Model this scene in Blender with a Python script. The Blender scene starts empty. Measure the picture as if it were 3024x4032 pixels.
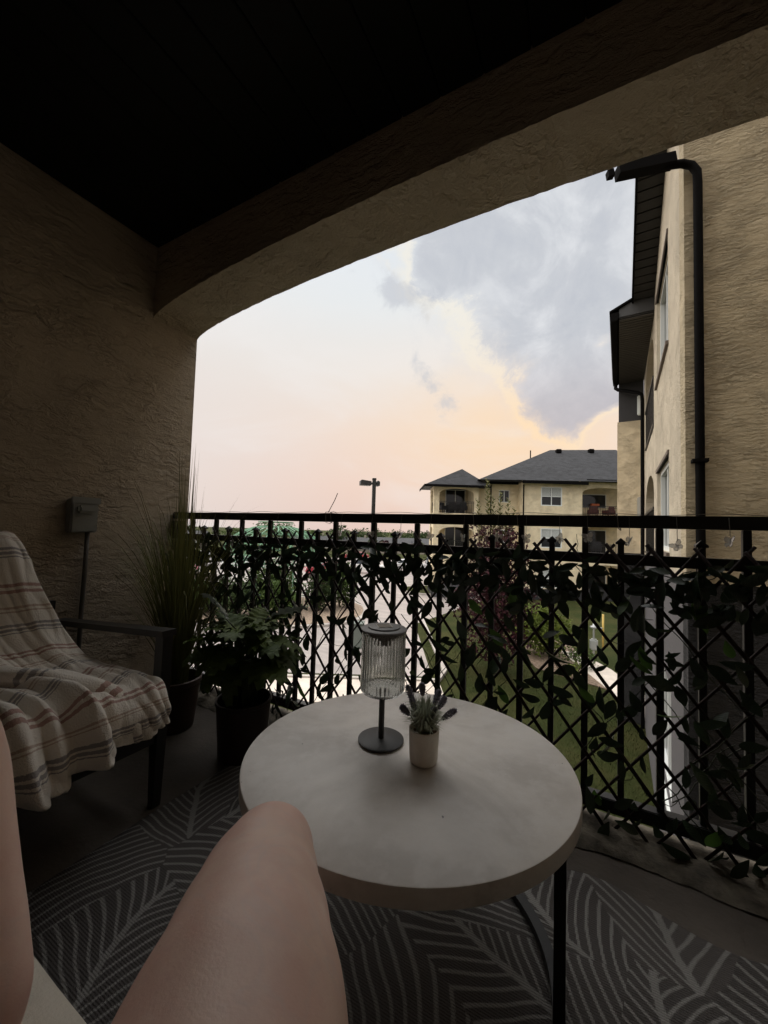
import bpy, bmesh, math, random
from mathutils import Vector, Matrix, noise
R = math.radians
rnd = random.Random(7)
SC = bpy.context.scene
COL = SC.collection

# ------------------------------------------------------------------ camera
cam_data = bpy.data.cameras.new('camera')
cam = bpy.data.objects.new('camera', cam_data)
COL.objects.link(cam)
cam_data.sensor_fit = 'HORIZONTAL'
cam_data.sensor_width = 36.0
cam_data.lens = 36.0 * 1514 / 3024
cam_data.clip_start = 0.02
cam_data.clip_end = 3000
YAW, PITCH, ROLL = R(28.3), R(2.7), R(1.74)
cam.matrix_world = (Matrix.Translation((0, 0, 0.98)) @ Matrix.Rotation(YAW, 4, 'Z')
                    @ Matrix.Rotation(R(90) + PITCH, 4, 'X') @ Matrix.Rotation(ROLL, 4, 'Z'))
SC.camera = cam

# ------------------------------------------------------------------ world: evening sky with broken cloud
FILL_AZ, FILL_EL = R(-108), R(54)      # broad fill added to light balcony and facades, azimuth measured from +Y towards +X
world = bpy.data.worlds.new('World')
SC.world = world
world.use_nodes = True
wt = world.node_tree
for n in list(wt.nodes):
    wt.nodes.remove(n)


class G:
    """tiny node-graph builder"""
    def __init__(s, tree):
        s.t = tree

    def node(s, typ, **kw):
        n = s.t.nodes.new(typ)
        for k, v in kw.items():
            setattr(n, k, v)
        return n

    def put(s, sock, v):
        if v is None:
            return
        if isinstance(v, bpy.types.NodeSocket):
            s.t.links.new(v, sock)
        else:
            if sock.type == 'RGBA' and len(v) == 3:
                v = (*v, 1)
            sock.default_value = v

    def m(s, op, a, b=None, c=None, clamp=False):
        n = s.node('ShaderNodeMath', operation=op, use_clamp=clamp)
        s.put(n.inputs[0], a); s.put(n.inputs[1], b); s.put(n.inputs[2], c)
        return n.outputs[0]

    def vm(s, op, a, b=None, scale=None):
        n = s.node('ShaderNodeVectorMath', operation=op)
        s.put(n.inputs[0], a); s.put(n.inputs[1], b)
        if scale is not None:
            s.put(n.inputs['Scale'], scale)
        return n.outputs[1] if op in ('LENGTH', 'DOT_PRODUCT', 'DISTANCE') else n.outputs[0]

    def mix(s, f, a, b, blend='MIX'):
        n = s.node('ShaderNodeMix', data_type='RGBA', blend_type=blend)
        s.put(n.inputs[0], f); s.put(n.inputs[6], a); s.put(n.inputs[7], b)
        return n.outputs[2]

    def sep(s, v):
        n = s.node('ShaderNodeSeparateXYZ'); s.put(n.inputs[0], v)
        return n.outputs

    def comb(s, x, y, z):
        n = s.node('ShaderNodeCombineXYZ')
        s.put(n.inputs[0], x); s.put(n.inputs[1], y); s.put(n.inputs[2], z)
        return n.outputs[0]

    def noise(s, vec, scale, detail=3, rough=0.5, dist=0.0, out=0):
        n = s.node('ShaderNodeTexNoise')
        s.put(n.inputs['Vector'], vec); s.put(n.inputs['Scale'], scale)
        s.put(n.inputs['Detail'], detail); s.put(n.inputs['Roughness'], rough); s.put(n.inputs['Distortion'], dist)
        return n.outputs[out]

    def ramp(s, f, stops, interp='LINEAR'):
        n = s.node('ShaderNodeValToRGB'); s.put(n.inputs[0], f)
        cr = n.color_ramp; cr.interpolation = interp
        while len(cr.elements) < len(stops):
            cr.elements.new(0.5)
        for e, (p, c) in zip(cr.elements, stops):
            e.position = p
            e.color = (*c, 1) if hasattr(c, '__len__') else (c, c, c, 1)
        return n.outputs[0]

    def smooth(s, x, lo, hi):
        n = s.node('ShaderNodeMapRange', interpolation_type='SMOOTHSTEP')
        s.put(n.inputs[0], x); s.put(n.inputs[1], lo); s.put(n.inputs[2], hi)
        return n.outputs[0]


g = G(wt)
tc = g.node('ShaderNodeTexCoord')
dirv = g.vm('NORMALIZE', tc.outputs['Generated'])
sx = g.sep(dirv)
az = g.m('DEGREES', g.m('ARCTAN2', sx[0], sx[1])) if False else g.m('MULTIPLY', g.m('ARCTAN2', sx[0], sx[1]), 57.2958)
el = g.m('MULTIPLY', g.m('ARCSINE', sx[2]), 57.2958)
up = g.m('DIVIDE', el, 90.0, clamp=True)
base = g.ramp(up, [(0.0, (0.84, 0.61, 0.53)), (0.07, (0.91, 0.67, 0.56)), (0.16, (0.93, 0.755, 0.64)),
                   (0.25, (0.90, 0.835, 0.77)), (0.34, (0.85, 0.87, 0.87)), (0.46, (0.80, 0.865, 0.93)),
                   (0.60, (1.75, 1.82, 1.88)), (0.78, (2.85, 2.9, 2.95)), (1.0, (3.4, 3.45, 3.5))])  # overhead sky, above the view, brightened to light the balcony
# away from the glow the low sky is greyer
gd = g.m('ABSOLUTE', g.m('SUBTRACT', az, -14.0))
away = g.smooth(gd, 8.0, 55.0)
lowm = g.m('SUBTRACT', 1.0, g.smooth(el, 12.0, 40.0))
base = g.mix(g.m('MULTIPLY', g.m('MULTIPLY', away, lowm), 0.75), base, (0.80, 0.765, 0.75))
# warm glow where the sun stands behind the clouds
ga = g.m('DIVIDE', g.m('SUBTRACT', az, -9.0), 17.0)
ge = g.m('DIVIDE', g.m('SUBTRACT', el, 13.0), 9.5)
glow = g.m('EXPONENT', g.m('MULTIPLY', g.m('ADD', g.m('MULTIPLY', ga, ga), g.m('MULTIPLY', ge, ge)), -1.0))
base = g.mix(g.m('MULTIPLY', glow, 0.72), base, (1.04, 0.76, 0.48))
# thin veils over the whole dome
dstr = g.vm('MULTIPLY', dirv, (1.0, 1.0, 2.4))
veil = g.noise(dstr, 2.6, 6, 0.55, 0.6)
base = g.mix(g.m('MULTIPLY', g.smooth(veil, 0.42, 0.72), 0.35), base, (0.93, 0.90, 0.88))
n1 = g.noise(g.vm('MULTIPLY', dirv, (1.0, 1.0, 1.25)), 6.5, 7, 0.64, 0.45)
n2 = g.noise(dirv, 21.0, 6, 0.7, 0.5)
wob = g.m('ADD', g.m('MULTIPLY', g.m('SUBTRACT', n1, 0.5), 2.1), g.m('MULTIPLY', g.m('SUBTRACT', n2, 0.5), 1.1))


def blob(a0, e0, ra, re, tilt=0.0):
    c, s_ = math.cos(R(tilt)), math.sin(R(tilt))
    da = g.m('SUBTRACT', az, a0); de = g.m('SUBTRACT', el, e0)
    p = g.m('DIVIDE', g.m('ADD', g.m('MULTIPLY', da, c), g.m('MULTIPLY', de, s_)), ra)
    q = g.m('DIVIDE', g.m('SUBTRACT', g.m('MULTIPLY', de, c), g.m('MULTIPLY', da, s_)), re)
    return g.m('SUBTRACT', 1.0, g.m('SQRT', g.m('ADD', g.m('MULTIPLY', p, p), g.m('MULTIPLY', q, q))))


big = None
for b in [(2, 41, 30, 13, -8), (-1.5, 30, 16, 10, 0), (-0.5, 20.5, 9.6, 8.8, 0), (14, 32, 16, 18, 0), (-17, 37, 9, 6, 25)]:
    v = blob(*b)
    big = v if big is None else g.m('SMOOTH_MAX', big, v, 0.12)
cov = g.m('ADD', big, g.m('MULTIPLY', wob, 0.40))
# other cloud banks over the rest of the sky, same kind as the one in view
bank = g.noise(dstr, 1.35, 7, 0.55, 0.4)
farm = g.smooth(gd, 52.0, 80.0)
hi = g.smooth(el, 4.0, 16.0)
cov = g.m('MAXIMUM', cov, g.m('MULTIPLY', g.m('SUBTRACT', g.m('MULTIPLY', g.m('MULTIPLY', bank, farm), hi), 0.50), 2.2))
hole = g.m('MAXIMUM', blob(3.5, 14.2, 5.5, 3.6, 20), g.m('MULTIPLY', blob(1.0, 24.0, 3.0, 1.6, 30), 0.5))
cov = g.m('SUBTRACT', cov, g.m('MULTIPLY', g.m('MAXIMUM', hole, 0.0), 0.9))
cmask = g.smooth(cov, -0.08, 0.34)
rim = g.m('MULTIPLY', g.smooth(cov, -0.20, 0.0), g.m('SUBTRACT', 1.0, g.smooth(cov, 0.0, 0.14)))
shade = g.m('ADD', g.noise(dirv, 6.0, 6, 0.6, 0.7), g.m('MULTIPLY', g.m('SUBTRACT', n2, 0.5), 0.25))
ccol = g.ramp(shade, [(0.28, (0.53, 0.555, 0.61)), (0.5, (0.61, 0.63, 0.67)), (0.74, (0.80, 0.815, 0.84))])
pinkc = g.ramp(shade, [(0.3, (0.51, 0.485, 0.515)), (0.7, (0.66, 0.615, 0.635))])
ccol = g.mix(g.m('SUBTRACT', 1.0, g.smooth(el, 14.0, 27.0)), ccol, pinkc)
ccol = g.mix(g.m('MULTIPLY', g.smooth(el, 41.0, 70.0), 0.9), ccol, (2.8, 2.85, 2.9))  # high cloud out of view brightened too, for the light it sends in
thin = g.m('MULTIPLY', g.smooth(g.m('ADD', cov, g.m('MULTIPLY', wob, 0.25)), -0.42, 0.10), 0.42)
thincol = g.mix(glow, (0.76, 0.765, 0.785), (0.90, 0.74, 0.62))
sky = g.mix(thin, base, thincol)
sky = g.mix(g.m('MULTIPLY', cmask, 0.94), sky, ccol)
rimcol = g.mix(glow, (0.97, 0.92, 0.80), (1.10, 0.80, 0.48))
nearsun = g.m('SUBTRACT', 1.0, g.smooth(gd, 14.0, 40.0))
sky = g.mix(g.m('MULTIPLY', g.m('MULTIPLY', rim, nearsun), 0.7), sky, rimcol)
small = None
for b in [(-21.8, 21.0, 4.8, 1.7, -45), (-19.8, 18.6, 3.0, 2.4, -50), (-26.5, 32.2, 5.5, 1.6, -14), (-22.0, 31.6, 4.0, 2.0, 10)]:
    v = blob(*b)
    small = v if small is None else g.m('MAXIMUM', small, v)
smask = g.smooth(g.m('ADD', small, g.m('MULTIPLY', wob, 1.9)), -0.1, 0.95)
sky = g.mix(g.m('MULTIPLY', smask, 0.62), sky, (0.56, 0.58, 0.63))
# below the horizon
sky = g.mix(g.smooth(el, 0.0, -3.0), sky, (0.25, 0.22, 0.20))
nish = g.node('ShaderNodeTexSky', sky_type='NISHITA')
nish.sun_disc = False
nish.sun_elevation = FILL_EL
nish.sun_rotation = FILL_AZ
nish.dust_density = 3.0
bg1 = g.node('ShaderNodeBackground'); g.put(bg1.inputs[0], nish.outputs[0]); bg1.inputs[1].default_value = 0.05
bg2 = g.node('ShaderNodeBackground'); g.put(bg2.inputs[0], sky); bg2.inputs[1].default_value = 0.47
mixs = g.node('ShaderNodeMixShader'); mixs.inputs[0].default_value = 0.94
wt.links.new(bg1.outputs[0], mixs.inputs[1]); wt.links.new(bg2.outputs[0], mixs.inputs[2])
wo = g.node('ShaderNodeOutputWorld'); wt.links.new(mixs.outputs[0], wo.inputs[0])
world.cycles.sampling_method = 'MANUAL'
world.cycles.sample_map_resolution = 512

# ------------------------------------------------------------------ sun (lamp spread wide as soft fill, set apart from the sunset glow)
sun_d = bpy.data.lights.new('sun', 'SUN')
sun_d.energy = 1.5
sun_d.angle = R(108)
sun_d.color = (1.0, 0.93, 0.84)
sun = bpy.data.objects.new('sun', sun_d)
COL.objects.link(sun)
sv = Vector((math.sin(FILL_AZ) * math.cos(FILL_EL), math.cos(FILL_AZ) * math.cos(FILL_EL), math.sin(FILL_EL)))
sun.rotation_euler = sv.to_track_quat('Z', 'Y').to_euler()
sun.location = sv * 30

SC.view_settings.view_transform = 'Standard'
SC.view_settings.look = 'None'
SC.view_settings.exposure = 1.1
SC.view_settings.gamma = 1.0
SC.view_settings.use_curve_mapping = False
SC.cycles.max_bounces = 10
SC.cycles.diffuse_bounces = 4
SC.cycles.use_adaptive_sampling = True
SC.cycles.adaptive_threshold = 0.02
SC.cycles.transmission_bounces = 10
SC.cycles.sample_clamp_indirect = 6.0
SC.cycles.use_denoising = True


# ------------------------------------------------------------------ mesh helpers
class MB:
    def __init__(s):
        s.v = []; s.f = []; s.uv = None

    def add(s, vs, fs, M=None):
        o = len(s.v)
        if M is not None:
            vs = [M @ Vector(v) for v in vs]
        s.v += [tuple(v) for v in vs]
        s.f += [tuple(i + o for i in f) for f in fs]
        return s

    def box(s, x0, x1, y0, y1, z0, z1, M=None):
        vs = [(x0, y0, z0), (x1, y0, z0), (x1, y1, z0), (x0, y1, z0), (x0, y0, z1), (x1, y0, z1), (x1, y1, z1), (x0, y1, z1)]
        return s.add(vs, [(0, 3, 2, 1), (4, 5, 6, 7), (0, 1, 5, 4), (1, 2, 6, 5), (2, 3, 7, 6), (3, 0, 4, 7)], M)

    def bbox(s, x0, x1, y0, y1, z0, z1, b=0.004, M=None):
        """box with chamfered edges"""
        b = min(b, (x1 - x0) * .45, (y1 - y0) * .45, (z1 - z0) * .45)
        bm = bmesh.new()
        bmesh.ops.create_cube(bm, size=1)
        for v in bm.verts:
            v.co = Vector((x0 if v.co.x < 0 else x1, y0 if v.co.y < 0 else y1, z0 if v.co.z < 0 else z1))
        bmesh.ops.bevel(bm, geom=list(bm.edges), offset=b, segments=2, affect='EDGES')
        return s.bm(bm, M)

    def bm(s, bm, M=None):
        bm.verts.index_update()
        vs = [v.co.copy() for v in bm.verts]
        fs = [tuple(v.index for v in f.verts) for f in bm.faces]
        bm.free()
        return s.add(vs, fs, M)

    def bar(s, p0, p1, w, h=None, up=(0, 0, 1)):
        h = w if h is None else h
        p0 = Vector(p0); p1 = Vector(p1)
        d = (p1 - p0).normalized(); upv = Vector(up)
        if abs(d.dot(upv)) > 0.95:
            upv = Vector((0, 1, 0))
        a = d.cross(upv).normalized(); b = a.cross(d)
        vs = []
        for p in (p0, p1):
            for i, j in ((-1, -1), (1, -1), (1, 1), (-1, 1)):
                vs.append(p + a * (i * w / 2) + b * (j * h / 2))
        return s.add(vs, [(0, 3, 2, 1), (4, 5, 6, 7), (0, 1, 5, 4), (1, 2, 6, 5), (2, 3, 7, 6), (3, 0, 4, 7)])

    def tube(s, pts, r, n=8, cap=True):
        pts = [Vector(p) for p in pts]
        rs = r if hasattr(r, '__len__') else [r] * len(pts)
        o = len(s.v); a = None
        for i, p in enumerate(pts):
            d = (pts[min(i + 1, len(pts) - 1)] - pts[max(i - 1, 0)]).normalized()
            if a is None:
                a = d.orthogonal().normalized()
            a = (a - d * a.dot(d))
            a = a.normalized() if a.length > 1e-6 else d.orthogonal().normalized()
            b = d.cross(a)
            for k in range(n):
                t = 2 * math.pi * k / n
                s.v.append(tuple(p + (a * math.cos(t) + b * math.sin(t)) * rs[i]))
        for i in range(len(pts) - 1):
            for k in range(n):
                q = (k + 1) % n
                s.f.append((o + i * n + k, o + i * n + q, o + (i + 1) * n + q, o + (i + 1) * n + k))
        if cap:
            s.f.append(tuple(o + k for k in reversed(range(n))))
            s.f.append(tuple(o + (len(pts) - 1) * n + k for k in range(n)))
        return s

    def lathe(s, prof, n=32, c=(0, 0, 0), M=None, flute=0, amp=0.0, cap=True):
        vs = []; fs = []
        for (r, z) in prof:
            for k in range(n):
                t = 2 * math.pi * k / n
                rr = r + (amp * math.cos(flute * t) if flute else 0)
                vs.append((c[0] + rr * math.cos(t), c[1] + rr * math.sin(t), c[2] + z))
        for i in range(len(prof) - 1):
            for k in range(n):
                q = (k + 1) % n
                fs.append((i * n + k, i * n + q, (i + 1) * n + q, (i + 1) * n + k))
        if cap and prof[0][0] > 1e-5:
            fs.append(tuple(reversed(range(n))))
        if cap and prof[-1][0] > 1e-5:
            fs.append(tuple((len(prof) - 1) * n + k for k in range(n)))
        return s.add(vs, fs, M)

    def prism(s, poly, axis, a0, a1, M=None):
        """extrude a 2-d polygon along axis x/y/z"""
        def p3(p, a):
            return {'x': (a, p[0], p[1]), 'y': (p[0], a, p[1]), 'z': (p[0], p[1], a)}[axis]
        n = len(poly)
        vs = [p3(p, a0) for p in poly] + [p3(p, a1) for p in poly]
        fs = [tuple(range(n)), tuple(reversed(range(n, 2 * n)))]
        fs += [(i, n + i, n + (i + 1) % n, (i + 1) % n) for i in range(n)]
        return s.add(vs, fs, M)

    def blobs(s, spheres, n=1, jit=0.12, seed=0):
        r_ = random.Random(seed)
        for (c, rad) in spheres:
            bm = bmesh.new()
            bmesh.ops.create_icosphere(bm, subdivisions=n, radius=1)
            for v in bm.verts:
                k = 1 + r_.uniform(-jit, jit)
                v.co = Vector((c[0] + v.co.x * rad[0] * k, c[1] + v.co.y * rad[1] * k, c[2] + v.co.z * rad[2] * k))
            s.bm(bm)
        return s

    def mesh(s, name, smooth=False):
        me = bpy.data.meshes.new(name)
        me.from_pydata(s.v, [], s.f)
        if s.uv:
            uvl = me.uv_layers.new(name='UVMap')
            for poly in me.polygons:
                for li in poly.loop_indices:
                    uvl.data[li].uv = s.uv[me.loops[li].vertex_index]
        me.validate()
        me.update()
        bm = bmesh.new(); bm.from_mesh(me)
        bmesh.ops.recalc_face_normals(bm, faces=list(bm.faces))
        bm.to_mesh(me); bm.free()
        if smooth:
            me.polygons.foreach_set('use_smooth', [True] * len(me.polygons))
        return me


def tag(o, label=None, cat=None, group=None, kind=None):
    if label: o['label'] = label
    if cat: o['category'] = cat
    if group: o['group'] = group
    if kind: o['kind'] = kind
    return o


def link(name, me, parent=None, loc=None, rot=None):
    o = bpy.data.objects.new(name, me)
    COL.objects.link(o)
    if parent is not None: o.parent = parent
    if loc is not None: o.location = loc
    if rot is not None: o.rotation_euler = rot
    return o


def obj(name, mb, mat, parent=None, smooth=False, auto=None, loc=None, rot=None):
    me = mb.mesh(name, smooth)
    for m_ in (mat if isinstance(mat, (list, tuple)) else [mat]):
        me.materials.append(m_)
    if auto is not None:
        me.polygons.foreach_set('use_smooth', [True] * len(me.polygons))
        me.set_sharp_from_angle(angle=R(auto))
    return link(name, me, parent, loc, rot)


def empty(name, loc=(0, 0, 0), rz=0.0):
    o = bpy.data.objects.new(name, None)
    o.empty_display_size = 0.1
    COL.objects.link(o)
    o.location = loc; o.rotation_euler = (0, 0, rz)
    return o


def copy_tree(o, parent=None):
    c = o.copy(); COL.objects.link(c); c.parent = parent
    for ch in [x for x in o.children]:
        copy_tree(ch, c)
    return c


def W(u, d, z=0.0):
    """outdoor frame: u to the side, d ahead along the street axis (turned 28.3 degrees from the balcony front)"""
    c, s_ = math.cos(YAW), math.sin(YAW)
    return Vector((u * c - d * s_, u * s_ + d * c, z))


# ------------------------------------------------------------------ materials
MATS = {}


def material(name, col, rough=0.6, var=0.0, vscale=8.0, bump=0.0, bscale=40.0, spec=0.4, metal=0.0, sheen=0.0, coat=0.0,
             col2=None, space='Object', detail=4):
    if name in MATS:
        return MATS[name]
    m_ = bpy.data.materials.new(name); m_.use_nodes = True
    t = m_.node_tree; b = t.nodes['Principled BSDF']
    q = G(t)
    b.inputs['Roughness'].default_value = rough
    b.inputs['Specular IOR Level'].default_value = spec
    b.inputs['Metallic'].default_value = metal
    b.inputs['Sheen Weight'].default_value = sheen
    b.inputs['Coat Weight'].default_value = coat
    co = q.node('ShaderNodeTexCoord').outputs[space]
    if var > 0 or col2 is not None:
        f = q.noise(co, vscale, detail, 0.6)
        c2 = col2 if col2 is not None else tuple(c * (1 - var) for c in col)
        c1 = col if col2 is not None else tuple(min(1, c * (1 + var)) for c in col)
        q.put(b.inputs['Base Color'], q.mix(q.smooth(f, 0.3, 0.7), c1, c2))
    else:
        q.put(b.inputs['Base Color'], col)
    if bump > 0:
        bn = q.node('ShaderNodeBump'); bn.inputs['Distance'].default_value = bump
        q.put(bn.inputs['Height'], q.noise(co, bscale, 3, 0.6))
        q.put(b.inputs['Normal'], bn.outputs[0])
    MATS[name] = m_
    return m_


def stucco(name, col, dist=0.010, lap=1.0, zs=4.2, scale=7.5):
    """hand trowelled render: overlapping laps with a sharp wavy lower edge, sandy grain between"""
    m_ = bpy.data.materials.new(name); m_.use_nodes = True
    t = m_.node_tree; b = t.nodes['Principled BSDF']; q = G(t)
    co = q.node('ShaderNodeNewGeometry').outputs['Position']
    st = q.vm('MULTIPLY', co, (1.0, 1.0, zs))
    warp = q.noise(co, 9.0, 3, 0.6, out=1)
    st = q.vm('ADD', st, q.vm('MULTIPLY', q.vm('SUBTRACT', warp, (0.5, 0.5, 0.5)), (0.10, 0.10, 0.28)))
    n_ = q.noise(st, scale, 4, 0.55, 0.3)
    lapv = q.m('FRACT', q.m('MULTIPLY', n_, 9.0))
    lapv = q.m('MULTIPLY', q.m('POWER', lapv, 1.6), lap)
    patch = q.smooth(q.noise(q.vm('MULTIPLY', co, (1, 1, 1.6)), 3.0, 3, 0.5), 0.36, 0.6)
    sand = q.noise(co, 170.0, 2, 0.7)
    mid = q.noise(co, 30.0, 3, 0.6)
    h = q.m('ADD', q.m('MULTIPLY', lapv, q.m('ADD', q.m('MULTIPLY', patch, 0.75), 0.25)),
            q.m('ADD', q.m('MULTIPLY', sand, 0.50), q.m('MULTIPLY', mid, 0.55)))
    bn = q.node('ShaderNodeBump'); bn.inputs['Distance'].default_value = dist; bn.inputs['Strength'].default_value = 1.0
    q.put(bn.inputs['Height'], h)
    q.put(b.inputs['Normal'], bn.outputs[0])
    f = q.noise(co, 1.7, 5, 0.6)
    dark = tuple(c * 0.80 for c in col)
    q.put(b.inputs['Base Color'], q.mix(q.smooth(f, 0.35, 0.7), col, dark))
    b.inputs['Roughness'].default_value = 0.92
    b.inputs['Specular IOR Level'].default_value = 0.2
    MATS[name] = m_
    return m_


TAN = (0.60, 0.49, 0.345)
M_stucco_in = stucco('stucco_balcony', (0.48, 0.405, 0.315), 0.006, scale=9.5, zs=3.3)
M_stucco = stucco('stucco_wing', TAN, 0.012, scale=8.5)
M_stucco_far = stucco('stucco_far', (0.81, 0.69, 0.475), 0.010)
M_stucco_tower = stucco('stucco_tower', (0.80, 0.665, 0.46), 0.010, scale=8.5)
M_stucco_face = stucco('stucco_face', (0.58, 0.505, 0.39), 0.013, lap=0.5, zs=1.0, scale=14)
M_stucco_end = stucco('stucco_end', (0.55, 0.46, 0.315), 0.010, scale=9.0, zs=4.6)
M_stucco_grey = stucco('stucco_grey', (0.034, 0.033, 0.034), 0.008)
M_black_metal = material('black_metal', (0.012, 0.011, 0.011), 0.42, bump=0.0004, bscale=300)
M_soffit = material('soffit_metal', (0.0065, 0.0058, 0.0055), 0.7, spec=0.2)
M_soffit_out = material('soffit_outside', (0.022, 0.02, 0.019), 0.5)
M_gutter = material('gutter', (0.0045, 0.004, 0.004), 0.8, spec=0.06, var=0.15, vscale=20)
M_white = material('white_vinyl', (0.72, 0.74, 0.72), 0.4)
M_trimb = material('trim_brown', (0.13, 0.10, 0.08), 0.6)


def glass_dark(name, col=(0.015, 0.017, 0.02)):
    return material(name, col, 0.08, spec=0.35)


M_pane = glass_dark('window_glass')
M_curtain = material('blind_pale', (0.48, 0.50, 0.48), 0.5)


def strip_wall(mb, s0, s1, z0, z1, holes, depth, P, na=20, caps=True):
    """wall sheet with rectangular or arched openings; P(s, t, z) -> point, t runs into the wall"""
    ys = {s0, s1}
    for h in holes:
        ys |= {h['s0'], h['s1']}
        if callable(h['zt']):
            for k in range(1, na):
                # finer near the springings
                f = 0.5 - 0.5 * math.cos(math.pi * k / na)
                ys.add(h['s0'] + (h['s1'] - h['s0']) * f)
    ys = sorted(ys)

    def quad(a, b, c, d):
        mb.add([a, b, c, d], [(0, 1, 2, 3)])
    for a, b in zip(ys, ys[1:]):
        mid = (a + b) / 2
        act = sorted([h for h in holes if h['s0'] < mid < h['s1']], key=lambda h: h['zb'])
        lo = (z0, z0)
        for h in act:
            zt = h['zt'] if callable(h['zt']) else (lambda s, v=h['zt']: v)
            zb = h['zb']
            if zb > lo[0] + 1e-4:
                for t in (0, depth):
                    quad(P(a, t, lo[0]), P(b, t, lo[1]), P(b, t, zb), P(a, t, zb))
                quad(P(a, 0, zb), P(b, 0, zb), P(b, depth, zb), P(a, depth, zb))
            ta, tb = zt(a), zt(b)
            quad(P(a, 0, ta), P(b, 0, tb), P(b, depth, tb), P(a, depth, ta))
            lo = (ta, tb)
        for t in (0, depth):
            quad(P(a, t, lo[0]), P(b, t, lo[1]), P(b, t, z1), P(a, t, z1))
        if caps:
            quad(P(a, 0, z1), P(b, 0, z1), P(b, depth, z1), P(a, depth, z1))
            if not act or act[0]['zb'] > z0 + 1e-4:
                quad(P(a, 0, z0), P(b, 0, z0), P(b, depth, z0), P(a, depth, z0))
    for h in holes:
        for e in (h['s0'], h['s1']):
            zt = h['zt'](e) if callable(h['zt']) else h['zt']
            quad(P(e, 0, h['zb']), P(e, depth, h['zb']), P(e, depth, zt), P(e, 0, zt))
    for e in (s0, s1):
        if not any(abs(h['s0'] - e) < 1e-4 or abs(h['s1'] - e) < 1e-4 for h in holes):
            quad(P(e, 0, z0), P(e, depth, z0), P(e, depth, z1), P(e, 0, z1))
    bm = bmesh.new()
    vv = [bm.verts.new(v) for v in mb.v]
    for f in mb.f:
        try:
            bm.faces.new([vv[i] for i in f])
        except ValueError:
            pass
    bmesh.ops.remove_doubles(bm, verts=list(bm.verts), dist=0.0004)
    mb.v = []; mb.f = []
    return mb.bm(bm)


def arch(s0, s1, zs, rise, jag=0.0, p=2.0):
    c, hw = (s0 + s1) / 2, (s1 - s0) / 2

    def f(s):
        u = min(1, abs((s - c) / hw))
        z = zs + rise * max(0, 1 - u ** p) ** (1 / p)
        return z + (jag * noise.noise(Vector((s * 31, 3.3, zs * 7))) + jag * .6 * noise.noise(Vector((s * 90, 1.3, 0))) if jag else 0)
    return f


# ================================================================== the balcony
fl = MB().box(-2.62, 2.3, -1.15, 1.425, -0.25, 0.0)
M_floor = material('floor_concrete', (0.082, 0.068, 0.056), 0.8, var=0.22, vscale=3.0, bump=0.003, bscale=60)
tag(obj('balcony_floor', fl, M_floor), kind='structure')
# rough bare concrete lip under the railing
lip = MB(); nx, ny = 160, 10
for j in range(ny + 1):
    for i in range(nx + 1):
        x = -2.4 + 4.0 * i / nx; f = j / ny
        y = 1.415 + 0.19 * f
        if j == 0: y += 0.018 * noise.noise(Vector((x * 4, 0, 0))) + 0.01 * noise.noise(Vector((x * 17, 5, 0)))
        z = 0.004 + 0.014 * min(1, f * 5) + 0.004 * noise.noise(Vector((x * 22, y * 22, 0)))
        if j == ny: z = -0.25
        if j == ny - 1: y = 1.604
        lip.v.append((x, min(y, 1.605), z))
for j in range(ny):
    for i in range(nx):
        a = j * (nx + 1) + i
        lip.f.append((a, a + 1, a + nx + 2, a + nx + 1))
M_lip = material('lip_concrete', (0.095, 0.082, 0.063), 0.9, var=0.5, vscale=16, bump=0.004, bscale=90)
tag(obj('floor_edge', lip, M_lip, smooth=True), kind='structure')

wl = MB().box(-2.64, -2.4, -1.15, 1.66, -4.1, 8.2)
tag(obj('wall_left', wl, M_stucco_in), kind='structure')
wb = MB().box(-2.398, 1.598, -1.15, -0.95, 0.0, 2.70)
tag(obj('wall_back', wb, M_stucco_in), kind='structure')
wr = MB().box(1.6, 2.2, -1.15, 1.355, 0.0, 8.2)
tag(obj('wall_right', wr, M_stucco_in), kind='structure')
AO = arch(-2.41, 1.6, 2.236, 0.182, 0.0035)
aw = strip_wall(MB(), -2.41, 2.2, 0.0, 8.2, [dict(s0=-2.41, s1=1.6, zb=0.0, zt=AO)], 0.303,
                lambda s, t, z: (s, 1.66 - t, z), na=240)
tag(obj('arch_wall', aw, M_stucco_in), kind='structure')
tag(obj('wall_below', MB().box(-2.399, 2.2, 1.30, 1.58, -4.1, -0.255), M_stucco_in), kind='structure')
# dark metal ceiling made of long soffit boards
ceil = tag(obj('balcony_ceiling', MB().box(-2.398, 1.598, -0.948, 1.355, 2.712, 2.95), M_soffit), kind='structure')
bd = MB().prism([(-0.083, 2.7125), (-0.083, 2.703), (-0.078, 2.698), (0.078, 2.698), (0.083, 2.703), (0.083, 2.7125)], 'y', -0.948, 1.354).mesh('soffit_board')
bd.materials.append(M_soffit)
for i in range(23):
    link('soffit_board', bd, ceil, (-2.31 + i * 0.1695, 0, 0))

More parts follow.
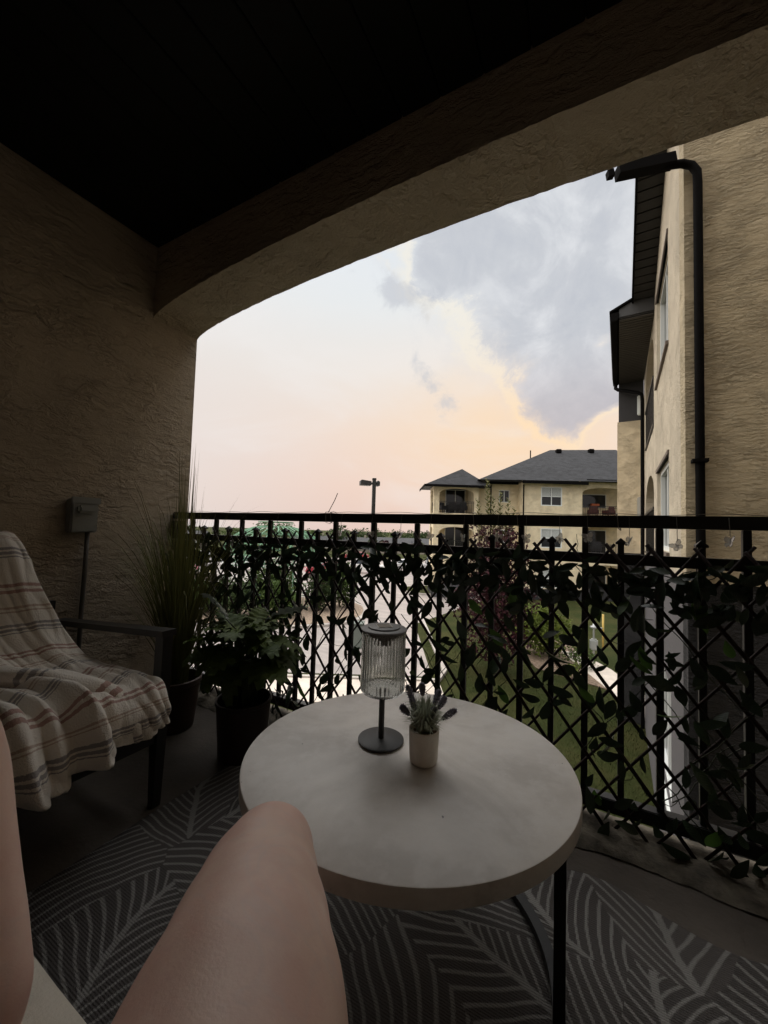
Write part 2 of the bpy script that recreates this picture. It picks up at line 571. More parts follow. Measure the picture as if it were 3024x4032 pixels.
# ================================================================== terrain
M_lawn = bpy.data.materials.new('lawn'); M_lawn.use_nodes = True
q = G(M_lawn.node_tree); b = M_lawn.node_tree.nodes['Principled BSDF']
co = q.node('ShaderNodeNewGeometry').outputs['Position']
f1 = q.noise(co, 0.55, 5, 0.65); f2 = q.noise(co, 9, 3, 0.7); f3 = q.noise(q.vm('MULTIPLY', co, (1, 1, .2)), 60, 2, 0.7)
c = q.mix(q.smooth(f1, 0.38, 0.66), (0.024, 0.031, 0.009), (0.062, 0.052, 0.020))
c = q.mix(q.m('MULTIPLY', q.smooth(f2, 0.35, 0.7), 0.5), c, (0.026, 0.040, 0.010))
c = q.mix(q.m('MULTIPLY', q.smooth(f3, 0.3, 0.7), 0.45), c, (0.060, 0.074, 0.020))
q.put(b.inputs['Base Color'], c); b.inputs['Roughness'].default_value = 0.95; b.inputs['Specular IOR Level'].default_value = 0.1
bn = q.node('ShaderNodeBump'); bn.inputs['Distance'].default_value = 0.04; q.put(bn.inputs['Height'], f3); q.put(b.inputs['Normal'], bn.outputs[0])
GZ = -3.8


def gz(d):
    if d < 45: return GZ
    if d < 115: return GZ - 1.6 * (d - 45) / 70
    return GZ - 1.6


us = [-900, -400, -200, -120, -80, -60, -40, -25, -12, -5, 0, 3, 6, 10, 16, 25, 40, 80, 200, 500, 900]
ds = [-300, -60, -10, 0, 4, 8, 12, 16, 20, 26, 32, 38, 45, 55, 65, 80, 95, 115, 150, 250, 500, 1200]
gm = MB()
for d in ds:
    for u in us:
        gm.v.append(tuple(W(u, d, gz(d))))
n = len(us)
for j in range(len(ds) - 1):
    for i in range(n - 1):
        gm.f.append((j * n + i, j * n + i + 1, (j + 1) * n + i + 1, (j + 1) * n + i))
tag(obj('ground', gm, M_lawn), kind='structure')

# parking lot, pale and rain-polished so that the low sky glares off it
M_lot = bpy.data.materials.new('parking_surface'); M_lot.use_nodes = True
q = G(M_lot.node_tree); b = M_lot.node_tree.nodes['Principled BSDF']
co = q.node('ShaderNodeNewGeometry').outputs['Position']
s1 = q.noise(q.vm('MULTIPLY', co, (0.25, 1.1, 1)), 0.9, 5, 0.6, 0.8); s2 = q.noise(co, 22, 3, 0.6)
c = q.mix(q.smooth(s1, 0.3, 0.7), (0.44, 0.39, 0.36), (0.29, 0.255, 0.24))
c = q.mix(q.m('MULTIPLY', s2, 0.25), c, (0.12, 0.11, 0.10))
q.put(b.inputs['Base Color'], c); q.put(b.inputs['Roughness'], q.m('ADD', q.m('MULTIPLY', s1, 0.35), 0.15))
bn = q.node('ShaderNodeBump'); bn.inputs['Distance'].default_value = 0.006; q.put(bn.inputs['Height'], s2); q.put(b.inputs['Normal'], bn.outputs[0])


def sheet(name, pts, z, mat, thick=0.0, d_follow=False, label=None):
    mb = MB()
    if thick:
        mb.prism([tuple(W(u, d)[:2]) for u, d in pts], 'z', z - thick, z)
    else:
        mb.add([tuple(W(u, d, z)) for u, d in pts], [tuple(range(len(pts)))])
    return tag(obj(name, mb, mat), kind='structure')


lot = MB()
prev = None
for d in (12.9, 20, 30, 45, 60, 72):
    ul, ur = -75, (1.75 if d < 27 else 9)
    row = []
    for u in (ul, ur):
        lot.v.append(tuple(W(u, d, gz(d) + 0.008))); row.append(len(lot.v) - 1)
    if prev: lot.f.append((prev[0], prev[1], row[1], row[0]))
    prev = row
tag(obj('parking_lot', lot, M_lot), kind='structure')
M_walk = material('sidewalk_concrete', (0.56, 0.49, 0.42), 0.85, var=0.12, vscale=2.5, bump=0.003, bscale=50)
sheet('sidewalk', [(-40, 10.7), (1.9, 10.7), (1.9, 12.35), (-40, 12.35)], GZ + 0.06, M_walk, 0.1)
M_kerb = material('kerb_concrete', (0.42, 0.38, 0.34), 0.85, var=0.15, vscale=5)
sheet('kerb', [(-40, 12.36), (1.9, 12.36), (2.3, 13.3), (2.3, 26.4), (2.15, 26.4), (2.15, 13.4), (1.8, 12.5), (-40, 12.5)], GZ + 0.11, M_kerb, 0.15)


def island(name, cx, cd, ru, rd, mat, ph=0.0, seed=1):
    r_ = random.Random(seed); pts = []
    for k in range(40):
        t = 2 * math.pi * k / 40
        e = 2.6
        x = math.copysign(abs(math.cos(t)) ** (2 / e), math.cos(t)) * ru
        y = math.copysign(abs(math.sin(t)) ** (2 / e), math.sin(t)) * rd
        pts.append((cx + x * math.cos(ph) - y * math.sin(ph), cd + x * math.sin(ph) + y * math.cos(ph)))
    kerb = sheet('kerb', pts, GZ + 0.13, M_kerb, 0.15)
    inner = [(cx + (u - cx) * .95, cd + (d - cd) * .95) for u, d in pts]
    sheet(name, inner, GZ + 0.142, mat)


M_gravel = material('gravel_bed', (0.30, 0.225, 0.165), 0.95, var=0.45, vscale=9, bump=0.03, bscale=18)
island('gravel_bed', -6.9, 22.2, 6.2, 4.0, M_gravel)
island('lawn_island', 5.4, 31.3, 3.8, 2.3, M_lawn, 0.12)
sheet('path', [(6.85, 8.2), (7.35, 6.2), (8.3, 14), (8.1, 16), (7.4, 16)], GZ + 0.05, M_walk, 0.1)
M_mulch = material('mulch', (0.17, 0.12, 0.085), 0.95, var=0.4, vscale=9, bump=0.03, bscale=14)
sheet('planting_bed', [(5.6, 14.0), (7.2, 12.2), (7.6, 14.5), (8.6, 18), (6, 18)], GZ + 0.03, M_mulch, 0.1)

# ================================================================== the wing to the right
wing = tag(empty('apartment_wing', (0.816, 4.7, 0), R(-3.2)),
           'tan stucco apartment wing with black downspouts rising beyond the railing', 'building')
PF = lambda s, t, z: (t, s, z)
win = [dict(s0=1.45, s1=3.27, zb=0.80, zt=2.09), dict(s0=1.45, s1=3.27, zb=3.60, zt=5.08)]
opn = [dict(s0=3.95, s1=6.55, zb=0.57, zt=arch(3.95, 6.55, 1.75, 0.55)), dict(s0=3.95, s1=6.55, zb=3.05, zt=arch(3.95, 6.55, 4.55, 0.52))]
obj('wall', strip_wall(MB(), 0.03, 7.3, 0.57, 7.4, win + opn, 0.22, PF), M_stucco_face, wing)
gw = [dict(s0=1.45, s1=3.27, zb=-2.5, zt=-0.92)]
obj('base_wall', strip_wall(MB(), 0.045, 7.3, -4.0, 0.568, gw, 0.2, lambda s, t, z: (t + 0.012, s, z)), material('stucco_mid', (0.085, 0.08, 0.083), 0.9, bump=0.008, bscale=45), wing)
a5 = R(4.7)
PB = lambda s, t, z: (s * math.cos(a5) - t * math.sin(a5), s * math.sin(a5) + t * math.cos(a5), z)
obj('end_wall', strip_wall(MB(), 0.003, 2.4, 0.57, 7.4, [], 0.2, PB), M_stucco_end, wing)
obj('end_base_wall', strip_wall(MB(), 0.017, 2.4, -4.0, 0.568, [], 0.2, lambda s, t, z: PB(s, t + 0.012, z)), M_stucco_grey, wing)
obj('connecting_wall', MB().box(2.25, 2.45, -3.6, 0.15, -4.0, 7.4), M_stucco, wing)
# balconies cut into the wing
for zf in (0.0, 3.05):
    rb = MB()
    rb.box(0.22, 2.0, 6.56, 6.7, zf, zf + 2.5).box(0.22, 2.0, 3.8, 3.94, zf, zf + 2.5).box(2.0, 2.1, 3.8, 6.7, zf, zf + 2.5)
    obj('recess_wall', rb, M_stucco, wing)
    obj('recess_slab', MB().box(0.02, 2.0, 3.94, 6.56, zf - 0.2, zf - 0.002).box(0.22, 2.0, 3.94, 6.56, zf + 2.45, zf + 2.55), M_stucco, wing)
for zf in (3.05, 0.57):
    rl = empty('railing'); rl.parent = wing
    obj('top_rail', MB().box(-0.02, 0.03, 3.96, 6.54, zf + 0.95, zf + 1.0), M_black_metal, rl)
    obj('bottom_rail', MB().box(-0.02, 0.03, 3.96, 6.54, zf + 0.06, zf + 0.1), M_black_metal, rl)
    pk = MB().box(-0.008, 0.008, -0.008, 0.008, zf + 0.1, zf + 0.95).mesh('picket'); pk.materials.append(M_black_metal)
    for k in range(26):
        link('picket', pk, rl, (0.005, 4.0 + k * 0.1, 0))


def window(parent, s0, s1, z0, z1, P, rot_axis='y', mull=1, bars=0, depth=0.09, blind=None, sill=None, hrail=False, fw=0.05):
    """framed window in the plane P(s, t, z)"""
    w = empty('window'); w.parent = parent
    def bx(a0, a1, b0, b1, t0, t1):
        vs = [P(s, t, z) for s in (a0, a1) for t in (t0, t1) for z in (b0, b1)]
        return vs, [(0, 1, 3, 2), (4, 6, 7, 5), (0, 4, 5, 1), (2, 3, 7, 6), (0, 2, 6, 4), (1, 5, 7, 3)]
    fr = MB()
    for r_ in ((s0, s0 + fw, z0, z1), (s1 - fw, s1, z0, z1), (s0 + fw, s1 - fw, z0, z0 + fw), (s0 + fw, s1 - fw, z1 - fw, z1)):
        fr.add(*bx(*r_, depth - 0.05, depth + 0.04))
    for k in range(mull):
        m_ = s0 + (s1 - s0) * (k + 1) / (mull + 1)
        fr.add(*bx(m_ - 0.03, m_ + 0.03, z0 + fw, z1 - fw, depth - 0.035, depth + 0.03))
    if hrail:
        zm = (z0 + z1) / 2
        for k in range(mull + 1):
            a = s0 + (s1 - s0) * k / (mull + 1) + fw; b_ = s0 + (s1 - s0) * (k + 1) / (mull + 1) - fw + 0.02
            fr.add(*bx(a, b_, zm - 0.025, zm + 0.025, depth - 0.03, depth + 0.025))
    obj('frame', fr, M_white, w)
    for k in range(mull + 1):
        a = s0 + (s1 - s0) * k / (mull + 1) + 0.02; b_ = s0 + (s1 - s0) * (k + 1) / (mull + 1) - 0.02
        obj('pane', MB().add(*bx(a, b_, z0 + 0.03, z1 - 0.03, depth + 0.005, depth + 0.012)), M_pane, w)
        if blind:
            bl = MB()
            nsl = 14
            zl = z0 + (z1 - z0) * blind
            for i in range(nsl):
                zz = z1 - fw - (z1 - fw - zl) * (i + .5) / nsl
                hh = (z1 - fw - zl) / nsl * .42
                bl.add(*bx(a + 0.04, b_ - 0.04, zz - hh, zz + hh, depth - 0.002, depth + 0.003))
            obj('blind', bl, M_curtain, w)
    if sill:
        obj('sill', MB().add(*bx(s0 - 0.04, s1 + 0.04, z0 - 0.05, z0 - 0.002, -0.035, depth)), sill, w)
    return w


for (z0, z1) in ((0.80, 2.09), (3.60, 5.08)):
    w = window(wing, 1.45, 3.27, z0, z1, PF, depth=0.10, sill=M_trimb, fw=0.06)
    obj('head_trim', MB().box(-0.02, 0.03, 1.41, 3.31, z1, z1 + 0.05), M_trimb, w)
window(wing, 1.45, 3.27, -2.5, -0.92, lambda s, t, z: (t + 0.012, s, z), depth=0.08, sill=M_white, fw=0.07)

# gable verge over the near window: boards, barge board
sl = -0.385
zr = lambda y: 6.2 + sl * (y - 1.72)
ve = empty('gable_verge'); ve.parent = wing
pl = MB().box(-0.325, -0.002, -0.07, 0.07, 0, 0.02).mesh('soffit_plank'); pl.materials.append(M_soffit_out)
for k in range(28):
    y = -0.45 + 0.15 * k
    link('soffit_plank', pl, ve, (0, y, zr(y)), (math.atan(sl), 0, 0))
obj('barge_board', MB().prism([(-0.55, zr(-0.55) - 0.03), (3.75, zr(3.75) - 0.03), (3.75, zr(3.75) + 0.19), (-0.55, zr(-0.55) + 0.19)], 'x', -0.355, -0.328), M_gutter, ve)
obj('roof_deck', MB().prism([(-0.55, zr(-0.55) + 0.03), (3.75, zr(3.75) + 0.03), (3.75, zr(3.75) + 0.17), (-0.55, zr(-0.55) + 0.17)], 'x', -0.326, 0.6), M_soffit_out, ve)
# lower eave over the wing balconies
le = empty('lower_eave'); le.parent = wing
pl2 = MB().box(-0.56, -0.002, -0.036, 0.036, 5.15, 5.172).mesh('soffit_plank'); pl2.materials.append(material('soffit_rib', (0.05, 0.044, 0.038), 0.45))
for k in range(36):
    link('soffit_plank', pl2, le, (0, 3.78 + 0.1 * k, 0))
obj('soffit_backing', MB().box(-0.56, -0.002, 3.72, 7.34, 5.176, 5.2), M_soffit_out, le)
obj('gable_end', MB().prism([(-0.56, 5.20), (-0.002, 5.20), (-0.002, 5.62), (-0.56, 5.36)], 'y', 3.70, 7.34), material('gable_metal', (0.05, 0.05, 0.052), 0.5), le)
obj('roof_edge', MB().prism([(-0.72, 5.30), (0.0, 5.63), (0.0, 5.67), (-0.72, 5.34)], 'y', 3.66, 7.4), M_gutter, le)
obj('gutter', MB().prism([(-0.70, 5.13), (-0.60, 5.13), (-0.565, 5.17), (-0.565, 5.29), (-0.70, 5.29), (-0.715, 5.27)], 'y', 3.66, 7.4), M_gutter, le)
obj('downspout', MB().tube([(-0.64, 7.25, 5.14), (-0.64, 7.22, 5.0), (-0.58, 7.16, 4.93), (-0.14, 7.0, 4.74), (-0.06, 6.97, 4.66), (-0.05, 6.96, 4.5), (-0.05, 6.96, 0.5), (-0.05, 6.96, -3.7)], 0.045, 8), M_gutter, wing, smooth=True)
# tower beside it
tw = empty('stair_tower'); tw.parent = wing
obj('wall', MB().box(-0.60, 0.0, 7.36, 8.1, 0.57, 4.1), M_stucco_tower, tw)
obj('dark_band', MB().box(-0.57, -0.002, 7.372, 8.1, 4.1, 5.4), material('tower_dark', (0.045, 0.043, 0.045), 0.85, bump=0.004, bscale=60), tw)
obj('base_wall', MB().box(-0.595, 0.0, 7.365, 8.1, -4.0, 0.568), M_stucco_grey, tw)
obj('vent_cover', MB().bbox(-0.15, -0.06, 7.26, 7.36, 1.25, 2.05, 0.02), material('vent_grey', (0.40, 0.38, 0.34), 0.5), tw)
obj('vent_cover', MB().bbox(-0.15, -0.06, 7.26, 7.36, 4.22, 4.75, 0.02), M_white, tw)
# big downspout on the end wall, turning over at the top towards the eave gutter
obj('downspout', MB().tube([PB(0.105, -0.05, -3.9), PB(0.105, -0.05, 1.7), PB(0.105, -0.05, 4.52), PB(0.10, -0.05, 4.64), PB(0.06, -0.05, 4.72), PB(-0.02, -0.06, 4.765), PB(-0.25, -0.12, 4.77)], 0.038, 12), M_gutter, wing, auto=50)
for zz in (1.72,):
    obj('downspout_strap', MB().box(0.043, 0.167, -0.108, 0.0, zz, zz + 0.03), M_gutter, wing)
obj('eave_gutter', MB().bar(PB(-0.10, -0.09, 4.80), PB(-0.60, -0.27, 4.72), 0.12, 0.10), M_gutter, wing)
obj('gutter_end', MB().bar(PB(-0.635, -0.28, 4.715), PB(-0.69, -0.30, 4.705), 0.06, 0.07), M_gutter, wing)

# service pipes at the foot of the wing
mt = tag(empty('gas_meter', W(8.0, 14.6, GZ)), 'grey gas meter with riser pipes at the foot of the wing', 'gas meter')
M_pipe = material('galvanised', (0.42, 0.43, 0.42), 0.45, metal=0.4)
obj('riser_pipe', MB().tube([(0, 0, 0), (0, 0, 1.3), (0.08, 0, 1.38), (0.3, 0, 1.38)], 0.035, 8), M_pipe, mt, smooth=True)
obj('riser_pipe', MB().tube([(0.3, 0, 0.6), (0.3, 0, 1.9)], 0.035, 8), material('yellow_pipe', (0.55, 0.38, 0.10), 0.5), mt, smooth=True)
obj('meter_body', MB().bbox(-0.14, 0.14, -0.12, 0.12, 0.55, 0.95, 0.05), M_pipe, mt)
obj('regulator', MB().lathe([(0.0, 0), (0.11, 0.0), (0.13, 0.03), (0.13, 0.06), (0.05, 0.09), (0.04, 0.16), (0, 0.16)], 16, (0.0, 0, 1.35)), M_pipe, mt, smooth=True)

# short grass standing on the nearer lawn
gr = MB(); r_ = random.Random(2)
for k in range(26000):
    d = 6.5 + 10.5 * r_.random() ** 0.8; u = r_.uniform(1.9, 8.0)
    if 10.6 < d < 13.4 and u < 2.4: continue
    if u > 7.0 and d > 12: continue
    p = W(u, d, GZ); a = r_.uniform(0, 6.28); h = r_.uniform(.03, .075); w = .006
    dx, dy = math.cos(a), math.sin(a)
    gr.add([(p.x - dy * w, p.y + dx * w, p.z), (p.x + dy * w, p.y - dx * w, p.z), (p.x + dx * h * .6, p.y + dy * h * .6, p.z + h)], [(0, 1, 2)])
M_blade = material('lawn_blade', (0.036, 0.050, 0.013), 0.8, col2=(0.062, 0.062, 0.021), vscale=1.2, spec=0.1, space='Object')
tag(obj('grass', gr, M_blade), 'short grass of the lawn below the balcony', 'grass', kind='stuff')

# ================================================================== apartment block across the lot
fb = tag(empty('apartment_block', W(0, 28.6, 0), YAW), 'tan three storey apartment block with dark shingle roof across the lot', 'building')
PX = lambda y0: (lambda s, t, z: (s, y0 + t, z))
FL = (2.40, -0.50, -3.40)
M_dark_in = material('recess_shade_paint', (0.30, 0.25, 0.185), 0.9)
bay = [dict(s0=4.1, s1=6.72, zb=f, zt=arch(4.1, 6.72, f + 1.35, 0.52, p=2.4)) for f in FL]
obj('wall', strip_wall(MB(), 3.69, 7.02, -3.0, 4.42, bay, 0.3, PX(0), na=14), M_stucco_far, fb)
side = [dict(s0=0.45, s1=1.9, zb=f, zt=arch(0.45, 1.9, f + 1.35, 0.5, p=2.4)) for f in FL]
obj('side_wall', strip_wall(MB(), 0.301, 2.3, -3.0, 4.42, side, 0.3, lambda s, t, z: (3.69 + t, s, z), na=12), M_stucco_far, fb)
obj('side_wall', MB().box(6.72, 7.02, 0.301, 2.3, -3.0, 4.42), M_stucco_far, fb)
obj('recess_wall', MB().box(3.99, 6.72, 2.3, 2.5, -3.6, 4.42), M_stucco_far, fb)
for f in FL:
    obj('balcony_slab', MB().box(3.70, 7.01, 0.02, 2.29, f - 0.22, f - 0.002), M_stucco_far, fb)
obj('wall', strip_wall(MB(), 7.02, 10.29, -3.0, 5.0, [dict(s0=8.85, s1=9.65, zb=3.4, zt=4.35), dict(s0=8.85, s1=9.65, zb=0.3, zt=1.3)], 0.2, PX(1.0)), M_stucco_far, fb)
mw = [dict(s0=11.68, s1=13.26, zb=3.16, zt=4.57), dict(s0=11.68, s1=13.26, zb=0.03, zt=1.48), dict(s0=11.68, s1=13.26, zb=-2.93, zt=-1.55)]
obj('wall', strip_wall(MB(), 10.29, 14.76, -3.0, 5.0, mw, 0.2, PX(0)), M_stucco_far, fb)
obj('side_wall', MB().box(10.29, 10.49, 0.201, 1.0, -3.0, 5.0), M_stucco_far, fb)
rb = [dict(s0=14.9, s1=18.4, zb=f, zt=arch(14.9, 18.4, f + 1.75, 0.5, p=2.4)) for f in FL]
obj('wall', strip_wall(MB(), 14.76, 19.5, -3.0, 5.35, rb, 0.25, PX(0.25), na=14), M_stucco_far, fb)
obj('side_wall', MB().box(14.56, 14.76, 0.201, 2.6, -3.0, 5.0), M_stucco_far, fb)
obj('recess_wall', MB().box(14.76, 19.5, 2.6, 2.8, -3.6, 5.3), M_stucco_far, fb)
for f in FL:
    obj('balcony_slab', MB().box(14.78, 19.4, 0.27, 2.59, f - 0.22, f - 0.002), M_stucco_far, fb)
obj('base_wall', MB().box(7.05, 10.3, 0.98, 1.15, -3.9, -3.002).box(10.27, 14.74, -0.02, 0.18, -3.9, -3.002).box(14.78, 19.5, 0.23, 0.5, -3.9, -3.002).box(3.67, 7.04, -0.02, 0.28, -3.9, -3.41).box(3.67, 3.98, 0.285, 2.5, -3.9, -3.41), M_stucco_grey, fb)
for (z0, z1, bl) in ((3.16, 4.57, 0.5), (0.03, 1.48, 0.48), (-2.93, -1.55, 0.5)):
    window(fb, 11.68, 13.26, z0, z1, PX(0), mull=1, blind=bl, hrail=True, depth=0.05, fw=0.07)
for (z0, z1) in ((3.4, 4.35), (0.3, 1.3)):
    window(fb, 8.85, 9.65, z0, z1, PX(1.0), mull=1, depth=0.05)
for f in FL:
    window(fb, 4.9, 6.5, f + 0.02, f + 2.0, PX(2.2), mull=1, depth=0.04)
    window(fb, 16.0, 18.0, f + (0.02 if f < 2 else 0.9), f + 2.0, PX(2.5), mull=0, depth=0.04)
pk = MB().box(-0.009, 0.009, -0.009, 0.009, 0.08, 0.86).mesh('picket'); pk.materials.append(M_black_metal)
for f in FL[:2]:
    for (a, b_, y) in ((4.1, 6.72, 0.12), (14.9, 18.4, 0.36)):
        rl = empty('railing'); rl.parent = fb
        obj('top_rail', MB().box(a, b_, y - 0.02, y + 0.02, f + 0.86, f + 0.90), M_black_metal, rl)
        obj('mid_rail', MB().box(a, b_, y - 0.015, y + 0.015, f + 0.74, f + 0.77), M_black_metal, rl)
        obj('bottom_rail', MB().box(a, b_, y - 0.02, y + 0.02, f + 0.05, f + 0.08), M_black_metal, rl)
        k = a + 0.06
        while k < b_:
            link('picket', pk, rl, (k, y, f)); k += 0.125
    rl = empty('railing'); rl.parent = fb
    obj('top_rail', MB().box(3.80, 3.84, 0.45, 1.9, f + 0.86, f + 0.9), M_black_metal, rl)
    k = 0.5
    while k < 1.9:
        link('picket', pk, rl, (3.82, k, f)); k += 0.125
# roof
M_roof = bpy.data.materials.new('shingles'); M_roof.use_nodes = True
q = G(M_roof.node_tree); b = M_roof.node_tree.nodes['Principled BSDF']
tcx = q.node('ShaderNodeTexCoord'); co = tcx.outputs['Object']
br = q.node('ShaderNodeTexBrick'); q.put(br.inputs['Vector'], q.vm('MULTIPLY', co, (1, 1, 1)))
sp = q.sep(co)
q.put(br.inputs['Vector'], q.comb(sp[0], q.m('MULTIPLY', sp[2], 2.2), 0.0))
br.inputs['Scale'].default_value = 1.0; br.inputs['Brick Width'].default_value = 0.34; br.inputs['Row Height'].default_value = 0.26
br.inputs['Mortar Size'].default_value = 0.012
br.inputs['Color1'].default_value = (0.010, 0.010, 0.0115, 1); br.inputs['Color2'].default_value = (0.032, 0.032, 0.036, 1); br.inputs['Mortar'].default_value = (0.03, 0.03, 0.032, 1)
f = q.noise(co, 1.6, 5, 0.65)
q.put(b.inputs['Base Color'], q.mix(q.m('MULTIPLY', q.smooth(f, 0.35, 0.7), 0.6), br.outputs[0], (0.024, 0.024, 0.027)))
b.inputs['Roughness'].default_value = 0.9
bn = q.node('ShaderNodeBump'); bn.inputs['Distance'].default_value = 0.02; q.put(bn.inputs['Height'], br.outputs['Fac']); bn.invert = True
q.put(b.inputs['Normal'], bn.outputs[0])
rf = MB()
rf.add([(6.9, -0.5, 4.93), (21, -0.5, 5.10), (21, 6.2, 8.95), (15.0, 6.2, 8.75), (6.9, 7.5, 4.95), (21, 13, 4.95), (6.9, 13, 4.95)],
       [(0, 1, 2, 3), (0, 3, 4), (4, 3, 6), (3, 2, 5, 6)])
roof = obj('roof', rf, M_roof, fb)
pr = MB().add([(2.95, -0.6, 4.44), (7.75, -0.6, 4.44), (7.75, 3.3, 4.44), (2.95, 3.3, 4.44), (6.05, 1.5, 5.98)], [(0, 1, 4), (1, 2, 4), (2, 3, 4), (3, 0, 4), (0, 3, 2, 1)])
obj('porch_roof', pr, M_roof, fb)
obj('porch_fascia', MB().box(2.93, 7.77, -0.63, -0.605, 4.28, 4.46).box(2.90, 2.925, -0.63, 3.3, 4.28, 4.46), M_gutter, fb)
obj('porch_soffit', MB().box(2.93, 7.75, -0.6, 3.3, 4.425, 4.436), M_soffit_out, fb)
obj('fascia', MB().box(7.8, 10.1, 0.33, 0.37, 4.72, 4.92).box(10.1, 14.95, -0.56, -0.52, 4.74, 4.95).box(14.95, 21, -0.34, -0.3, 5.02, 5.2), M_gutter, fb)
obj('soffit', MB().box(7.05, 10.28, 0.37, 0.99, 4.86, 4.9).box(10.1, 14.95, -0.518, -0.01, 4.86, 4.9).box(14.77, 21, -0.298, 0.24, 5.06, 5.1), M_soffit_out, fb)
for (u, dd, zz) in ((15.4, 5.4, 8.3), (18.3, 5.4, 8.4)):
    obj('roof_vent', MB().bbox(u - 0.22, u + 0.22, dd - 0.2, dd + 0.2, zz, zz + 0.35, 0.04), M_gutter, roof)
obj('vent_pipe', MB().tube([(12.6, 4.6, 7.6), (12.6, 4.6, 8.3)], 0.05, 8), M_gutter, roof)
obj('downspout', MB().tube([(8.2, 0.93, 4.7), (8.2, 0.93, -3.7)], 0.05, 6), M_gutter, fb)
obj('downspout', MB().tube([(10.36, -0.06, 4.7), (10.36, -0.06, -3.7)], 0.045, 6), M_gutter, fb)
pw = empty('patio_screen'); pw.parent = fb
ps = MB().box(-0.05, 0.05, -0.012, 0.012, -3.75, -2.75).mesh('board'); ps.materials.append(material('patio_board', (0.06, 0.06, 0.065), 0.7))
for k in range(24):
    link('board', ps, pw, (3.75 + k * 0.108, -0.45, 0))


def patio_chair(name, loc, rz, col, s=1.0):
    t = empty(name, loc, rz); t.scale = (s, s, s)
    obj('seat', MB().bbox(-0.3, 0.3, -0.3, 0.3, 0.28, 0.42, 0.04), col, t)
    obj('backrest', MB().bbox(-0.3, 0.3, 0.24, 0.34, 0.4, 0.88, 0.04), col, t)
    for sx_ in (-1, 1):
        obj('armrest', MB().bbox(sx_ * 0.32 - 0.05, sx_ * 0.32 + 0.05, -0.3, 0.32, 0.3, 0.62, 0.03), col, t)
        for sy in (-1, 1):
            obj('leg', MB().box(sx_ * 0.28 - 0.025, sx_ * 0.28 + 0.025, sy * 0.27 - 0.025, sy * 0.27 + 0.025, 0, 0.28), col, t)
    return t


M_wicker = material('wicker', (0.02, 0.019, 0.022), 0.7)
for i, (u, lab) in enumerate(((4.55, 'black wicker chair leftmost on the upper corner balcony across the lot'), (5.25, 'black wicker chair in the middle of the upper corner balcony across the lot'), (5.95, 'black wicker chair nearest the door on the upper corner balcony across the lot'))):
    tag(patio_chair('wicker_chair', W(u, 29.5, 2.40), YAW + (0.5, 3.1, 3.3)[i], M_wicker), lab, 'chair', 'black wicker chairs on the far corner balcony')
M_redch = material('red_brown_chair', (0.10, 0.028, 0.022), 0.6)
tag(patio_chair('patio_chair', W(16.1, 29.6, 2.40), YAW + 2.8, M_redch), 'dark red patio chair beside the pots on the shaded upper balcony', 'chair', 'dark red chairs on the shaded balcony')
tag(patio_chair('patio_chair', W(17.3, 29.6, 2.40), YAW + 3.4, M_redch), 'dark red patio chair under the orange box on the shaded upper balcony', 'chair', 'dark red chairs on the shaded balcony')
ob = MB().bbox(-0.32, 0.32, -0.1, 0.1, 0.0, 0.2, 0.02)
tag(obj('storage_box', ob, material('orange_plastic', (0.55, 0.13, 0.04), 0.5), loc=W(17.0, 30.95, 3.42), rot=(0, 0, YAW)), 'small orange box on the sill of the shaded balcony', 'box')
tag(patio_chair('patio_sofa', W(16.4, 30.0, -0.50), YAW + 3.14, M_wicker, 1.25), 'dark patio sofa on the middle shaded balcony', 'sofa')

# ================================================================== trees and shrubs
def leafy(mb, c, rad, n, size, r_, shell=0.55, flat=1.0, tri=False, wid=0.5):
    """n leaf faces through an ellipsoid volume"""
    for _ in range(n):
        while True:
            p = Vector((r_.uniform(-1, 1), r_.uniform(-1, 1), r_.uniform(-1, 1)))
            if shell ** 3 * r_.random() < p.length <= 1: break
        k = 1 + 0.22 * noise.noise(Vector((p.x * 2.3 + c[0], p.y * 2.3 + c[1], p.z * 2.3 + c[2])))
        o = Vector((c[0] + p.x * rad[0] * k, c[1] + p.y * rad[1] * k, c[2] + p.z * rad[2] * k))
        d = Vector((r_.gauss(0, 1), r_.gauss(0, 1), r_.gauss(0, 1) * flat)).normalized()
        e = d.orthogonal().normalized()
        e = (Matrix.Rotation(r_.uniform(0, 6.28), 3, d) @ e)
        s_ = size * r_.uniform(0.6, 1.3)
        f_ = d.cross(e)
        mb.add([o - e * s_ * .5, o - f_ * s_ * wid * .5, o + e * s_ * .5, o + f_ * s_ * wid * .5], [(0, 1, 2, 3)])
    return mb


def leaf_mat(name, c1, c2, trans=0.25):
    m_ = bpy.data.materials.new(name); m_.use_nodes = True
    t = m_.node_tree; q = G(t); b = t.nodes['Principled BSDF']
    ge_ = q.node('ShaderNodeNewGeometry')
    q.put(b.inputs['Base Color'], q.mix(ge_.outputs['Random Per Island'], c1, c2))
    b.inputs['Roughness'].default_value = 0.6; b.inputs['Specular IOR Level'].default_value = 0.15
    if trans:
        tr = q.node('ShaderNodeBsdfTranslucent'); q.put(tr.inputs[0], q.mix(0.5, c1, c2))
        mx = q.node('ShaderNodeMixShader'); mx.inputs[0].default_value = trans
        t.links.new(b.outputs[0], mx.inputs[1]); t.links.new(tr.outputs[0], mx.inputs[2])
        t.links.new(mx.outputs[0], t.nodes['Material Output'].inputs[0])
    MATS[name] = m_
    return m_


